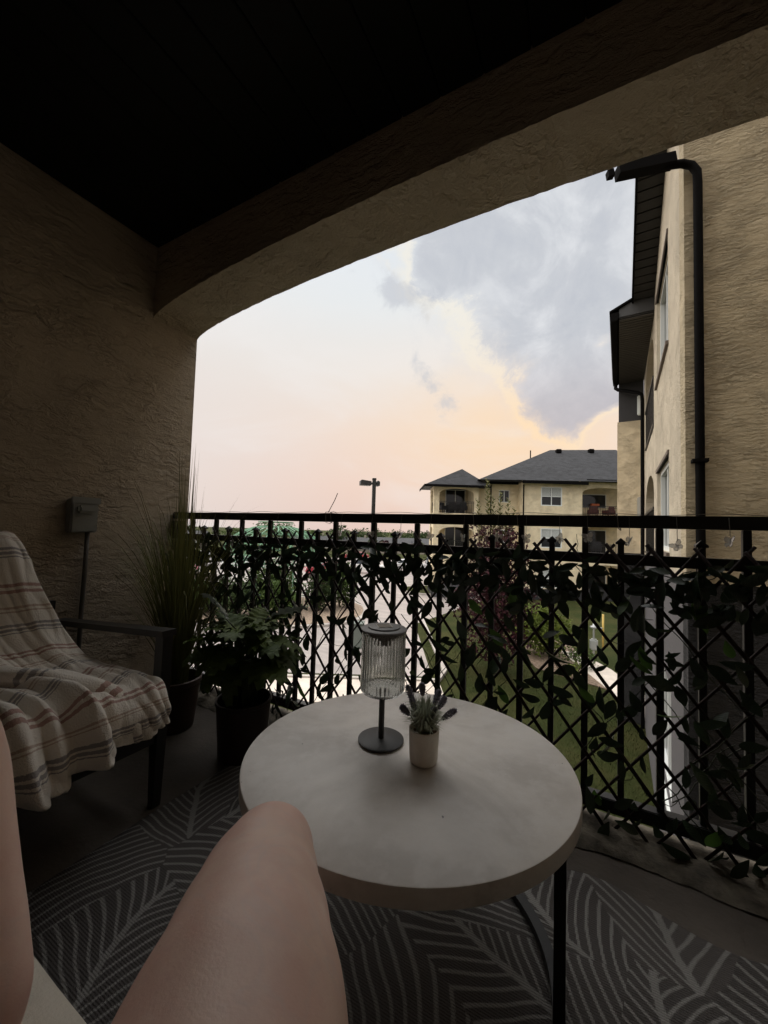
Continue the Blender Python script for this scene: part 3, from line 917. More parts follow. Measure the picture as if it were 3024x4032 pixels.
M_leafdk = leaf_mat('leaves_dark', (0.026, 0.045, 0.018), (0.06, 0.085, 0.03))
M_leafmd = leaf_mat('leaves_mid', (0.036, 0.064, 0.016), (0.085, 0.125, 0.034))
M_leafyl = leaf_mat('leaves_yellow', (0.075, 0.105, 0.018), (0.14, 0.17, 0.032))
M_leafpu = leaf_mat('leaves_purple', (0.022, 0.007, 0.010), (0.060, 0.018, 0.022), 0.12)
M_leafgr = leaf_mat('leaves_tip', (0.10, 0.115, 0.04), (0.17, 0.15, 0.06))
M_bark = material('bark', (0.07, 0.05, 0.04), 0.9, var=0.3, vscale=20)


def tree(name, u, d, h, r, mat, label, seed, group='trees on the horizon', n=420, size=0.8, conic=False):
    r_ = random.Random(seed)
    z = gz(d)
    t = tag(empty(name, W(u, d, z)), label, 'tree', group)
    obj('trunk', MB().tube([(0, 0, -0.3), (0.1, 0, h * 0.3), (0, 0.1, h * 0.75)], [0.22, 0.17, 0.05], 6), M_bark, t)
    cr = MB()
    if conic:
        for k in range(7):
            f = k / 7
            leafy(cr, (0, 0, h * (0.2 + 0.78 * f)), (r * (1 - f), r * (1 - f), h * 0.09), int(n / 7), size, r_)
    else:
        for k in range(7):
            a = r_.uniform(0, 6.28); rr = r * r_.uniform(0.2, 0.55)
            leafy(cr, (rr * math.cos(a), rr * math.sin(a), h * r_.uniform(0.5, 0.8)), (r * .55, r * .55, h * .24), int(n / 7), size, r_)
    obj('crown', cr, mat, t)
    return t


far = [(-60, 120, 6.2, 5, 0), (-50, 128, 6.0, 5, 1), (-42, 118, 5.6, 5, 0), (-33, 125, 6.4, 5, 0), (-26, 118, 5.9, 4.5, 1), (-19.5, 112, 6.0, 4.5, 1),
       (-12.2, 104, 7.4, 3.6, 0), (-7.4, 128, 7.0, 4.5, 0), (-1.6, 138, 7.2, 5, 0), (4.2, 140, 7.0, 5, 1), (9.6, 138, 6.8, 5, 0), (15.2, 132, 6.6, 4.5, 0), (21, 130, 7.0, 5, 0), (-70, 130, 6.4, 6, 0), (-38, 140, 7.2, 5.5, 0), (-16, 138, 7.0, 5.5, 0)]
far.sort()
ordw = ['first', 'second', 'third', 'fourth', 'fifth', 'sixth', 'seventh', 'eighth', 'ninth', 'tenth', 'eleventh', 'twelfth', 'thirteenth', 'fourteenth', 'fifteenth', 'sixteenth']
for i, (u, d, h, r, k) in enumerate(far):
    tree('leafy_tree', u, d, h, r, (M_leafdk, M_leafmd)[k], f'round green tree, {ordw[i]} from the left along the horizon tree line', 40 + i)
tree('conifer_tree', -43.5, 100, 7.4, 1.7, M_leafdk, 'pointed dark conifer above the house roofs left of the gazebo dome', 90, conic=True)
tree('small_tree', 8.2, 88, 3.4, 1.4, M_leafyl, 'small yellow green tree before the grey house roofs', 91)
tree('small_tree', -2.6, 92, 4.0, 1.3, M_leafdk, 'narrow dark tree between grey house roofs beside the lamp pole', 92)
tree('small_tree', 0.4, 86, 3.4, 1.5, M_leafpu, 'small purple leaved tree before the grey house gable', 93)

# houses beyond the lot
M_hwall = material('house_wall', (0.30, 0.26, 0.21), 0.85); M_hroof = material('house_roof', (0.065, 0.064, 0.066), 0.9, var=0.2, vscale=2)


def house(u, d, w, dp, hw, hr, rz, label, gable=True):
    t = tag(empty('bungalow', W(u, d, gz(d)), YAW + rz), label, 'house', 'bungalows beyond the parking lot')
    obj('wall', MB().box(-w / 2, w / 2, -dp / 2, dp / 2, -0.5, hw), M_hwall, t)
    o = 0.4
    rf_ = obj('roof', MB().prism([(-dp / 2 - o, hw), (dp / 2 + o, hw), (0, hw + hr)], 'x', -w / 2 - o, w / 2 + o), M_hroof, t)
    obj('chimney', MB().box(w * .2, w * .2 + 0.5, -0.3, 0.3, hw + hr * .5, hw + hr + 0.6), M_hwall, rf_)
    if gable:
        g0 = -w * .22
        obj('gable_wall', MB().prism([(g0 - 1.7, -0.5), (g0 + 1.7, -0.5), (g0 + 1.7, hw), (g0, hw + 1.1), (g0 - 1.7, hw)], 'y', -dp / 2 - 1.2, -dp / 2 + 0.1), M_hwall, t)
        obj('gable_roof', MB().prism([(g0 - 2.1, hw - 0.15), (g0, hw + 1.18), (g0 + 2.1, hw - 0.15), (g0 + 2.1, hw), (g0, hw + 1.35), (g0 - 2.1, hw)], 'y', -dp / 2 - 1.5, 0), M_hroof, t)
    for k in (-0.35, 0.02, 0.34):
        wd = obj('window', MB().box(k * w - 0.6, k * w + 0.6, -dp / 2 - 0.03, -dp / 2 - 0.002, 0.9, 2.0), M_white, t)
        obj('pane', MB().box(k * w - 0.5, k * w + 0.5, -dp / 2 - 0.045, -dp / 2 - 0.032, 1.0, 1.9), M_pane, wd)


house(-7.2, 106, 10, 8, 2.3, 1.7, 0.1, 'grey roofed bungalow behind the capped picket left of the lamp pole')
house(2.0, 104, 10, 8, 2.4, 1.8, 0.0, 'grey roofed bungalow with front gable right of the lamp pole')
house(11.5, 106, 10, 8, 2.4, 1.8, -0.05, 'grey roofed bungalow with front gable beside the far apartment corner')
house(-20, 112, 11, 8, 2.4, 1.8, 0.1, 'bungalow among trees right of the gazebo dome')
house(-50, 96, 11, 8, 2.6, 1.8, 0.2, 'pale bungalow left of the gazebo behind the grass plant')

# purple leaved columnar tree in front of the block
r_ = random.Random(3)
pt = tag(empty('plum_tree', W(3.9, 13.4, GZ)), 'burgundy leaved young tree with upright shoots behind the trellis', 'tree')
tk = MB().tube([(0, 0, -0.2), (0.05, 0, 1.2), (0, 0.05, 3.0), (0.05, 0, 4.6)], [0.07, 0.06, 0.04, 0.015], 7)
shoots = []
for k in range(15):
    a = r_.uniform(0, 6.28); z0 = r_.uniform(0.8, 3.4); rr = r_.uniform(0.35, 1.15)
    top = z0 + r_.uniform(1.1, 2.2)
    p = [(0, 0, z0), (rr * .5 * math.cos(a), rr * .5 * math.sin(a), z0 + 0.35), (rr * math.cos(a), rr * math.sin(a), top)]
    tk.tube(p, [0.03, 0.02, 0.008], 5); shoots.append(p[-1])
obj('trunk', tk, M_bark, pt, smooth=True)
cr = MB()
for (c_, rad, n_) in [((0.1, 0, 1.3), (1.1, 1.1, 1.0), 1300), ((-0.1, 0, 2.4), (1.45, 1.2, 1.1), 2400), ((0.15, 0, 3.5), (1.25, 1.0, 1.1), 1800), ((0.15, 0, 4.4), (1.0, .8, .8), 900)]:
    leafy(cr, c_, rad, n_, 0.15, r_, 0.3, wid=.5)
for p in shoots:
    leafy(cr, (p[0], p[1], p[2] - 0.15), (0.13, 0.13, 0.35), 26, 0.11, r_, 0.1)
obj('crown', cr, M_leafpu, pt)
tp = MB()
for (u, d_, ht) in [(-0.32, 0, 6.72), (0.14, 0.1, 6.3), (0.44, 0, 6.0), (-0.66, 0, 6.0), (-0.12, .1, 6.1), (0.62, .1, 5.7)]:
    zb = ht - 1.5
    for k in range(44):
        f = k / 44; a = k * 2.4; z = zb + (ht - zb) * f
        o = Vector((u * (0.7 + 0.3 * f), d_, z)); e = Vector((math.cos(a), math.sin(a), 0.75)).normalized(); s_ = 0.24 * (1 - 0.45 * f)
        n_ = e.cross(Vector((0, 0, 1))).normalized()
        tp.add([o, o + e * s_ * .5 - n_ * s_ * .26, o + e * s_, o + e * s_ * .5 + n_ * s_ * .26], [(0, 1, 2, 3)])
    tp.tube([(u * .7, d_, zb - 0.8), (u, d_, ht)], [0.012, 0.004], 4)
obj('shoot_tips', tp, M_leafgr, pt)


def bush(name, u, d, rad, n, size, mat, label, seed, z=GZ, group=None):
    r_ = random.Random(seed)
    t = tag(empty(name, W(u, d, z)), label, 'shrub', group)
    st = MB()
    for k in range(6):
        a = r_.uniform(0, 6.28)
        st.tube([(0, 0, -0.05), (rad[0] * .3 * math.cos(a), rad[1] * .3 * math.sin(a), rad[2]), (rad[0] * .6 * math.cos(a), rad[1] * .6 * math.sin(a), rad[2] * 1.6)], [0.03, 0.02, 0.008], 4)
    obj('stem', st, M_bark, t)
    mb = MB()
    for k in range(5):
        a = r_.uniform(0, 6.28); rr = r_.uniform(0.1, 0.5)
        leafy(mb, (rad[0] * rr * math.cos(a), rad[1] * rr * math.sin(a), rad[2] * r_.uniform(0.7, 1.15)), (rad[0] * .65, rad[1] * .65, rad[2] * .75), n // 5, size, r_, 0.35)
    obj('foliage', mb, mat, t)


bush('shrub', 6.5, 15.6, (1.45, 1.1, 1.15), 3600, 0.15, M_leafyl, 'bright yellow green shrub beside the dark tower base', 11)
bush('shrub', 7.2, 14.1, (0.7, 0.6, 0.42), 700, 0.10, M_leafmd, 'low green shrub in the mulch below the yellow green shrub', 12)
bush('shrub', 6.6, 13.1, (0.35, 0.35, 0.3), 300, 0.08, M_leafyl, 'smallest yellow shrub at the edge of the mulch bed', 13)
for i, (u, d, rx, rz_, m_, lab) in enumerate([(-9.2, 20.6, 1.2, 0.75, M_leafmd, 'leafy shrub at the left foot of the green gazebo'), (-7.3, 20.0, 1.3, 0.85, M_leafdk, 'dark shrub in front of the green gazebo middle'),
        (-5.3, 20.2, 1.0, 0.8, M_leafmd, 'green shrub between gazebo and gravel edge'), (-3.5, 21.9, 1.0, 1.05, M_leafdk, 'dark rounded shrub right of the green gazebo'), (-2.5, 23.2, 0.9, 1.25, M_leafmd, 'tall shrub on the gravel island before the red car'), (-11.4, 21.6, 1.1, 0.9, M_leafdk, 'dark shrub left of the green gazebo behind the grass plant')]):
    bush('shrub', u, d, (rx * 1.1, rx * 1.1, rz_ * 1.3), 2400, 0.2, m_, lab, 20 + i, GZ + 0.14, 'shrubs round the gazebo')
for k, (x, y, rr) in enumerate([(-6.5, 23.6, 2.0)]):
    bush('climbing_plant', x, y, (rr, rr, 1.5), 4200, 0.19, M_leafmd, 'climbing greenery filling the inside of the gazebo', 31, GZ + 0.14)

# green wire gazebo
gzb = tag(empty('gazebo', W(-6.6, 23.6, GZ + 0.14)), 'pale green metal gazebo with wire dome on the gravel island', 'gazebo')
M_green = material('gazebo_green', (0.13, 0.27, 0.16), 0.5)
for k in range(8):
    a = math.pi / 8 + k * math.pi / 4
    x, y = 2.85 * math.cos(a), 2.85 * math.sin(a)
    pm = MB()
    for (dx, dy) in ((-.13, 0), (.13, 0)):
        pm.tube([(x + dx * math.sin(a), y - dx * math.cos(a), 0), (x + dx * math.sin(a), y - dx * math.cos(a), 3.05)], 0.035, 6)
    for j in range(10):
        z = 0.2 + j * 0.3
        pm.tube([(x - .13 * math.sin(a), y + .13 * math.cos(a), z), (x + .13 * math.sin(a), y - .13 * math.cos(a), z + 0.15)], 0.016, 5)
    obj('post', pm, M_green, gzb)
    a2 = a + math.pi / 4
    x2, y2 = 2.85 * math.cos(a2), 2.85 * math.sin(a2)
    pn = MB()
    for z in (2.45, 2.62, 3.05):
        pn.tube([(x, y, z), (x2, y2, z)], 0.03, 5)
    for j in range(1, 12):
        f = j / 12
        px, py = x + (x2 - x) * f, y + (y2 - y) * f
        pn.tube([(px, py, 2.45), (px, py, 3.05)], 0.013, 4)
        if j < 11:
            f2 = (j + 1) / 12
            pn.tube([(px, py, 2.62), (x + (x2 - x) * f2, y + (y2 - y) * f2, 3.05)], 0.012, 4)
    obj('lattice_panel', pn, M_green, gzb)
    pn = MB()
    if k not in (5,):
        for z in (0.12, 0.95):
            pn.tube([(x, y, z), (x2, y2, z)], 0.025, 5)
        for j in range(1, 9):
            f = j / 9
            px, py = x + (x2 - x) * f, y + (y2 - y) * f
            pn.tube([(px, py, 0.12), (px, py, 0.95)], 0.012, 4)
        obj('low_railing', pn, M_green, gzb)


def dome(t):   # t 0..1 from wall ring to crown
    a = t * R(72)
    return 2.95 * math.cos(a) + 0.0, 3.05 + 1.62 * math.sin(a) / math.sin(R(72))


for k in range(32):
    a = k * 2 * math.pi / 32
    pts = []
    for j in range(9):
        r0_, z0_ = dome(j / 8); aa = a + 0.35 * j / 8
        pts.append((r0_ * math.cos(aa), r0_ * math.sin(aa), z0_))
    obj('dome_rib', MB().tube(pts, 0.034, 4), M_green, gzb)
    pts = [(p[0], p[1], p[2]) for p in pts]
for k in range(16):
    a = k * 2 * math.pi / 16
    pts = []
    for j in range(9):
        r0_, z0_ = dome(j / 8); aa = a - 0.35 * j / 8
        pts.append((r0_ * math.cos(aa), r0_ * math.sin(aa), z0_))
    obj('dome_rib', MB().tube(pts, 0.026, 4), M_green, gzb)
for t in (0, 0.3, 0.6, 1.0):
    r0_, z0_ = dome(t)
    ring = [(r0_ * math.cos(x * math.pi / 16), r0_ * math.sin(x * math.pi / 16), z0_) for x in range(33)]
    obj('dome_ring', MB().tube(ring, 0.03, 5), M_green, gzb)
r0_, z0_ = dome(1.0)
cr = MB().tube([((r0_ + .12) * math.cos(x * math.pi / 12), (r0_ + .12) * math.sin(x * math.pi / 12), z0_ + 0.26) for x in range(25)], 0.03, 5)
for k in range(20):
    a = k * math.pi / 10
    cr.tube([(r0_ * math.cos(a), r0_ * math.sin(a), z0_), ((r0_ + .12) * math.cos(a), (r0_ + .12) * math.sin(a), z0_ + 0.26)], 0.014, 4)
obj('crown_rail', cr, M_green, gzb)
obj('crown_vine', leafy(MB(), (0, 0, z0_ + 0.05), (1.3, 1.3, 0.25), 260, 0.13, random.Random(5)), M_leafmd, gzb)

# ================================================================== lamp pole, utility box
lp = tag(empty('parking_light', W(-0.42, 15.0, GZ), YAW + 0.25), 'tall black square parking lot light pole with boxy lamp heads', 'lamp post')
M_pole = material('pole_bronze', (0.035, 0.033, 0.032), 0.5)
obj('pole', MB().bbox(-0.065, 0.065, -0.065, 0.065, 0.0, 6.72, 0.008), M_pole, lp)
obj('pole_cap', MB().bbox(-0.075, 0.075, -0.075, 0.075, 6.72, 6.80, 0.01), M_pole, lp)
obj('base_plate', MB().bbox(-0.16, 0.16, -0.16, 0.16, 0.0, 0.05, 0.01), M_pole, lp)
hd = obj('lamp_head', MB().prism([(-0.56, 6.50), (-0.14, 6.50), (-0.14, 6.66), (-0.52, 6.70), (-0.56, 6.66)], 'y', -0.16, 0.16), M_pole, lp)
obj('lens', MB().box(-0.52, -0.2, -0.12, 0.12, 6.488, 6.499), material('lamp_lens', (0.4, 0.4, 0.38), 0.3), hd)
obj('lamp_arm', MB().box(-0.14, 0.14, -0.03, 0.03, 6.55, 6.63), M_pole, lp)
hd = obj('lamp_head', MB().prism([(0.10, 6.50), (0.20, 6.50), (0.20, 6.66), (0.12, 6.70), (0.10, 6.66)], 'y', -0.16, 0.16), M_pole, lp)
ub = MB().bbox(-0.28, 0.28, -0.28, 0.28, 0.0, 0.95, 0.03)
u_ = tag(obj('utility_box', ub, material('utility_green', (0.14, 0.16, 0.14), 0.6), loc=W(-0.95, 15.9, GZ), rot=(0, 0, YAW)), 'grey green utility cabinet standing behind the light pole', 'utility box')
obj('lid', MB().bbox(-0.3, 0.3, -0.3, 0.3, 0.95, 1.0, 0.02), MATS['utility_green'], u_)

# ================================================================== cars
M_tyre = material('tyre', (0.015, 0.015, 0.015), 0.8); M_rim = material('rim', (0.35, 0.35, 0.36), 0.35, metal=0.8)
M_cglass = material('car_glass', (0.02, 0.025, 0.03), 0.05, spec=0.8)


def car(u, d, rz, paint, label, suv=False, name='parked_car'):
    t = tag(empty(name, W(u, d, gz(d) + 0.012), YAW + rz), label, 'car', 'cars parked in the lot')
    h = 1.68 if suv else 1.45
    low = [(-2.2, 0.38), (-2.25, 0.62), (-2.18, 0.92), (-1.55, 0.98), (-0.9, 1.0), (1.3, 1.02), (2.15, 0.98 if not suv else 1.05), (2.22, 0.7), (2.2, 0.36)]
    top = [(-0.95, 0.98), (-0.35, h - 0.06), (0.1, h), (1.2, h - 0.03 if suv else h - 0.06), (1.95 if suv else 1.75, 1.02)]
    body = MB()

    def loft(prof, w0, w1, zlo, zhi):
        n_ = len(prof)
        vs = []
        for s_ in (-1, 1):
            for (x, z) in prof:
                f = (z - zlo) / (zhi - zlo); w = w0 + (w1 - w0) * f
                vs.append((x, s_ * w, z))
        fs = [tuple(range(n_)), tuple(reversed(range(n_, 2 * n_)))] + [(i, (i + 1) % n_, n_ + (i + 1) % n_, n_ + i) for i in range(n_)]
        return vs, fs
    body.add(*loft(low, 0.88, 0.84, 0.36, 1.02))
    body.add(*loft(top, 0.82, 0.62, 0.98, h))
    bo = obj('body', body, paint, t, auto=40)
    bo.modifiers.new('bevel', 'BEVEL').width = 0.05
    gl = [(-0.78, 1.03), (-0.32, h - 0.12), (0.1, h - 0.09), (1.1, h - 0.12), (1.55, 1.05)]
    for s_ in (-1, 1):
        def gp(x, z):
            f = (z - 0.98) / (h - 0.98); return (x, s_ * (0.82 - 0.2 * f + 0.012), z)
        obj('side_window', MB().add([gp(*p) for p in gl], [tuple(range(5))]), M_cglass, t)
        obj('headlight', MB().bbox(-2.24, -2.1, s_ * 0.62 - 0.16, s_ * 0.62 + 0.16, 0.66, 0.82, 0.03), M_white, t)
        obj('tail_light', MB().bbox(2.1, 2.24, s_ * 0.66 - 0.12, s_ * 0.66 + 0.12, 0.72, 0.9, 0.03), material('tail_red', (0.3, 0.02, 0.02), 0.3), t)
        for x in (-1.38, 1.35):
            wh = obj('wheel', MB().lathe([(0.2, -0.1), (0.31, -0.1), (0.33, -0.07), (0.33, 0.07), (0.31, 0.1), (0.2, 0.1)], 20, M=Matrix.Translation((x, s_ * 0.80, 0.33)) @ Matrix.Rotation(R(90), 4, 'X')), M_tyre, t, auto=40)
            obj('rim', MB().lathe([(0.0, -0.105), (0.2, -0.108), (0.2, 0.108), (0.0, 0.105)], 14, M=Matrix.Translation((x, s_ * 0.80, 0.33)) @ Matrix.Rotation(R(90), 4, 'X')), M_rim, wh, auto=40)
    ws = [(-0.985, 0.80, 1.0), (-0.985, -0.80, 1.0), (-0.385, -0.62, h - 0.07), (-0.385, 0.62, h - 0.07)]
    obj('windscreen', MB().add([(x + (-0.012), y, z + 0.02) for x, y, z in ws], [(0, 1, 2, 3)]), M_cglass, t)
    xr = 1.98 if suv else 1.78
    obj('rear_window', MB().add([(xr, 0.78, 1.05), (xr, -0.78, 1.05), (1.24, -0.62, h - 0.05), (1.24, 0.62, h - 0.05)], [(0, 1, 2, 3)]), M_cglass, t)
    return t


def paint(n_, c_): return material('paint_' + n_, c_, 0.25, coat=0.6)


car(-5.6, 39.0, R(20), paint('red', (0.28, 0.02, 0.035)), 'red hatchback parked right of the gazebo behind the trellis')
car(-1.6, 42.5, R(175), paint('white', (0.70, 0.69, 0.67)), 'white sport utility car beside the lamp pole in the lot', True)
car(3.2, 46.0, R(188), paint('silver', (0.52, 0.52, 0.53)), 'silver car furthest along the row right of the lamp pole')
car(7.2, 56.0, R(80), paint('navy', (0.03, 0.035, 0.05)), 'dark sport utility car seen end on near the apartment corner', True)
car(-4.6, 66.0, R(5), paint('red2', (0.33, 0.05, 0.05)), 'small distant red car beyond the white cars')
car(-26.5, 58.0, R(15), paint('white2', (0.66, 0.67, 0.67)), 'white car far left beyond the grass plant')
car(-20.5, 47.0, R(10), paint('white3', (0.68, 0.68, 0.66)), 'white car behind the left side of the gazebo')
car(-15.0, 42.0, R(15), paint('white4', (0.64, 0.66, 0.64)), 'white car behind the middle of the gazebo posts')

# flower planter by the lot on the left
fp = tag(empty('flower_planter', W(-16.5, 34.5, GZ + 0.0)), 'long planter of pink and yellow flowers at the left of the lot', 'planter')
obj('box', MB().bbox(-2.2, 2.2, -0.4, 0.4, 0.0, 0.55, 0.03), material('planter_wood', (0.09, 0.07, 0.055), 0.8), fp)
obj('foliage', leafy(MB(), (0, 0, 0.65), (2.2, 0.45, 0.3), 500, 0.13, random.Random(8)), M_leafmd, fp)
obj('blossoms', leafy(MB(), (-0.8, 0, 0.9), (1.3, 0.45, 0.22), 260, 0.14, random.Random(9)), leaf_mat('blossom_pink', (0.55, 0.12, 0.2), (0.6, 0.3, 0.3)), fp)
obj('blossoms', leafy(MB(), (1.4, 0, 0.85), (0.8, 0.45, 0.22), 160, 0.14, random.Random(10)), leaf_mat('blossom_yellow', (0.6, 0.5, 0.2), (0.65, 0.6, 0.4)), fp)

# ================================================================== railing
RY = 1.575
rail = tag(empty('balcony_railing', (0, RY, 0)), 'black metal balcony railing with capped pickets along the open side', 'railing')
obj('top_rail', MB().bbox(-2.396, 1.596, -0.023, 0.023, 1.013, 1.055, 0.004), M_black_metal, rail)
obj('middle_rail', MB().bbox(-2.396, 1.596, -0.017, 0.017, 0.886, 0.922, 0.003), M_black_metal, rail)
obj('bottom_rail', MB().bbox(-2.396, 1.596, -0.02, 0.02, 0.05, 0.096, 0.003), M_black_metal, rail)
ba = MB().bbox(-0.0105, 0.0105, -0.0105, 0.0105, 0.0965, 1.0125, 0.0015).mesh('baluster'); ba.materials.append(M_black_metal)
pi_ = MB().bbox(-0.0095, 0.0095, -0.0095, 0.0095, 0.0965, 0.958, 0.0015).mesh('capped_picket'); pi_.materials.append(M_black_metal)
cp = MB().add([(-.016, -.016, .955), (.016, -.016, .955), (.016, .016, .955), (-.016, .016, .955), (-.016, -.016, .962), (.016, -.016, .962), (.016, .016, .962), (-.016, .016, .962), (0, 0, .978)],
              [(0, 3, 2, 1), (0, 1, 5, 4), (1, 2, 6, 5), (2, 3, 7, 6), (3, 0, 4, 7), (4, 5, 8), (5, 6, 8), (6, 7, 8), (7, 4, 8)]).mesh('cap')
cp.materials.append(M_black_metal)
for k in range(-1, 18):
    x = -2.217 + 0.22 * k
    if k >= 0:
        link('baluster', ba, rail, (x, 0, 0))
    if x + 0.11 < 1.58:
        p = link('capped_picket', pi_, rail, (x + 0.11, 0, 0)); link('cap', cp, p)
obj('wall_bracket', MB().bbox(-2.398, -2.33, -0.03, 0.03, 0.90, 1.0, 0.004), M_black_metal, rail)
for x in (-2.217, -0.677, 0.643):
    obj('foot_bracket', MB().box(x - 0.02, x + 0.02, -0.02, 0.02, 0.019, 0.049), M_black_metal, rail)

# ================================================================== expanding trellis with artificial leaves
TY = 1.532
trel = tag(empty('willow_trellis', (0, TY, 0)), 'expanding brown willow trellis with artificial green leaves tied to the railing', 'trellis')
M_slat = material('willow', (0.020, 0.009, 0.0075), 0.6, spec=0.25, var=0.4, vscale=30, bump=0.002, bscale=60)
DX, DZ = 0.118, 0.0785          # node spacing: half rows
ZB, ZT = 0.015, 0.955
r_ = random.Random(21)
for fam in (1, -1):
    for k in range(-9, 33):
        # line passes x = xk at z = 0.31 ; slope dz/dx = fam * DZ/(DX/2)
        xk = -2.30 + DX * k + (0 if fam == 1 else 0.0)
        m_ = fam * DZ / (DX / 2)
        za, zb = ZB + r_.uniform(-.03, .01), ZT + r_.uniform(-.012, .018)
        xa, xb = xk + (za - 0.31) / m_, xk + (zb - 0.31) / m_
        lo, hi_ = (xa, xb) if xa < xb else (xb, xa)
        if hi_ < -2.37 or lo > 0.95: continue
        if lo < -2.375:
            t = (-2.375 - xa) / (xb - xa)
            if xa < xb: za = za + (zb - za) * t; xa = -2.375
            else: zb = za + (zb - za) * t; xb = -2.375
        if abs(zb - za) < 0.12: continue
        yo = -0.006 if fam == -1 else 0.006
        pts = []
        for j in range(6):
            f = j / 5
            pts.append((xa + (xb - xa) * f + r_.gauss(0, .0012), yo + r_.gauss(0, .0012), za + (zb - za) * f))
        mb = MB()
        wv = r_.uniform(.0056, .0068) if fam == -1 else r_.uniform(.0044, .0054)
        mb.tube(pts, [wv * r_.uniform(.9, 1.12) for _ in pts], 5)
        mb.v = [(v[0], yo + (v[1] - yo) * 0.7, v[2]) for v in mb.v]
        obj('slat', mb, M_slat, trel, smooth=True)


def leaf_mesh(L, Wd, fold, droop, name='leaf', nst=8):
    mb = MB()
    for i in range(nst + 1):
        t = i / nst
        w = Wd * (math.sin(math.pi * min(1, max(0, t) ** 1.3 * 0.975 + 0.01)) ** 0.72) * 0.5
        x = L * t; z = -droop * t * t
        mb.v += [(x, -w, z + fold * w), (x, 0, z), (x, w, z + fold * w)]
    for i in range(nst):
        a = i * 3
        mb.f += [(a, a + 1, a + 4, a + 3), (a + 1, a + 2, a + 5, a + 4)]
    me = mb.mesh(name, True)
    return me


def leaf_gloss(name, c1, c2, rough=0.35, trans=0.12):
    m_ = bpy.data.materials.new(name); m_.use_nodes = True
    t = m_.node_tree; q = G(t); b = t.nodes['Principled BSDF']
    oi = q.node('ShaderNodeObjectInfo').outputs['Random']
    co = q.node('ShaderNodeTexCoord').outputs['Object']
    sp = q.sep(co)
    vein = q.m('ABSOLUTE', q.m('SUBTRACT', q.m('FRACT', q.m('MULTIPLY', q.m('SUBTRACT', sp[0], q.m('MULTIPLY', q.m('ABSOLUTE', sp[1]), 0.8)), 130.0)), 0.5))
    q.put(b.inputs['Base Color'], q.mix(oi, c1, c2))
    b.inputs['Roughness'].default_value = rough; b.inputs['Specular IOR Level'].default_value = 0.5
    bn = q.node('ShaderNodeBump'); bn.inputs['Distance'].default_value = 0.001; q.put(bn.inputs['Height'], vein); q.put(b.inputs['Normal'], bn.outputs[0])
    tr = q.node('ShaderNodeBsdfTranslucent'); q.put(tr.inputs[0], q.mix(0.5, c1, c2))
    mx = q.node('ShaderNodeMixShader'); mx.inputs[0].default_value = trans
    t.links.new(b.outputs[0], mx.inputs[1]); t.links.new(tr.outputs[0], mx.inputs[2])
    t.links.new(mx.outputs[0], t.nodes['Material Output'].inputs[0])
    return m_


M_ivy = leaf_gloss('ivy_leaf', (0.009, 0.020, 0.009), (0.036, 0.062, 0.027))
M_ivyl = leaf_gloss('ivy_leaf_light', (0.05, 0.11, 0.02), (0.08, 0.16, 0.03), 0.4, 0.25)
leafs = []
for (L, Wd, fo, dr) in [(0.085, 0.036, .30, .010), (0.075, 0.035, .12, .006), (0.095, 0.038, .4, .020), (0.072, 0.027, .2, .02)]:
    me = leaf_mesh(L, Wd, fo, dr); me.materials.append(M_ivy); leafs.append(me)
    me2 = me.copy(); me2.materials.clear(); me2.materials.append(M_ivyl); leafs.append(me2)
spots = []
r_ = random.Random(5)
for k in range(25):                     # nodes of the lattice
    for j in range(12):
        x = -2.30 + DX * (k + (0.5 if j % 2 else 0)); z = 0.075 + DZ * j
        spots.append((x, z))
count = 0
extra = []
leaf_jobs = []
for (x, z) in spots:
    if z > 0.9: continue
    if z > 0.76: n_ = r_.choice((5, 6, 7, 8))
    elif x < -1.7: n_ = r_.choice((2, 3, 4, 4, 5))
    elif z < 0.16: n_ = r_.choice((2, 3, 3, 4, 5))
    else: n_ = r_.choice((0, 1, 2, 2, 3, 3, 4, 5))
    base_a = r_.uniform(0, 2 * math.pi)
    for i in range(n_):
        # some lie along the top edge, most droop
        a = (r_.choice((-0.25, 3.4)) + r_.gauss(0, .45)) if z > 0.78 else base_a + (i - (n_ - 1) / 2) * r_.uniform(0.5, 0.9)
        if z <= 0.8 and r_.random() < 0.45: a = r_.gauss(-math.pi / 2, 0.6)
        if z > 0.78 and r_.random() < 0.55: a = r_.gauss(-math.pi / 2, 0.9)
        leaf_jobs.append((x + r_.gauss(0, .022), -0.02 - abs(r_.gauss(0, .018)), z + r_.gauss(0, .02), a, r_.gauss(0, .5), r_.gauss(0, .45), r_.uniform(.6, 1.08)))
for k in range(78):        # thick garland along the middle rail
    for i in range(3):
        x = -2.34 + k * 0.0385 + r_.gauss(0, .012); z = r_.uniform(0.79, 0.905)
        a = r_.choice((-0.2, 3.35, -1.57, -1.57)) + r_.gauss(0, .6)
        leaf_jobs.append((x, -0.03 - abs(r_.gauss(0, .016)), z, a, r_.gauss(0, .6), r_.gauss(0, .5), r_.uniform(.6, 1.0)))
r_.shuffle(leaf_jobs)
leaf_jobs.sort(key=lambda j: -(j[6] * (1.0 + 0.25 * (j[0] + 2.3)) * (0.6 if j[2] > 0.8 else 1.0)))
mats_l = []
for (x, y, z, a, tw_, tip, s_) in leaf_jobs:
    # leaf runs along +x locally, its face is turned towards the balcony
    M = Matrix.Translation((x, y, z)) @ Matrix.Rotation(-a, 4, 'Y') @ Matrix.Rotation(R(90), 4, 'X') @ Matrix.Rotation(tip * .6, 4, 'Y') @ Matrix.Rotation(tw_, 4, 'X') @ Matrix.Scale(s_, 4)
    light = r_.random() < 0.12
    mats_l.append((M, leafs[r_.randrange(4) * 2 + (1 if light else 0)]))
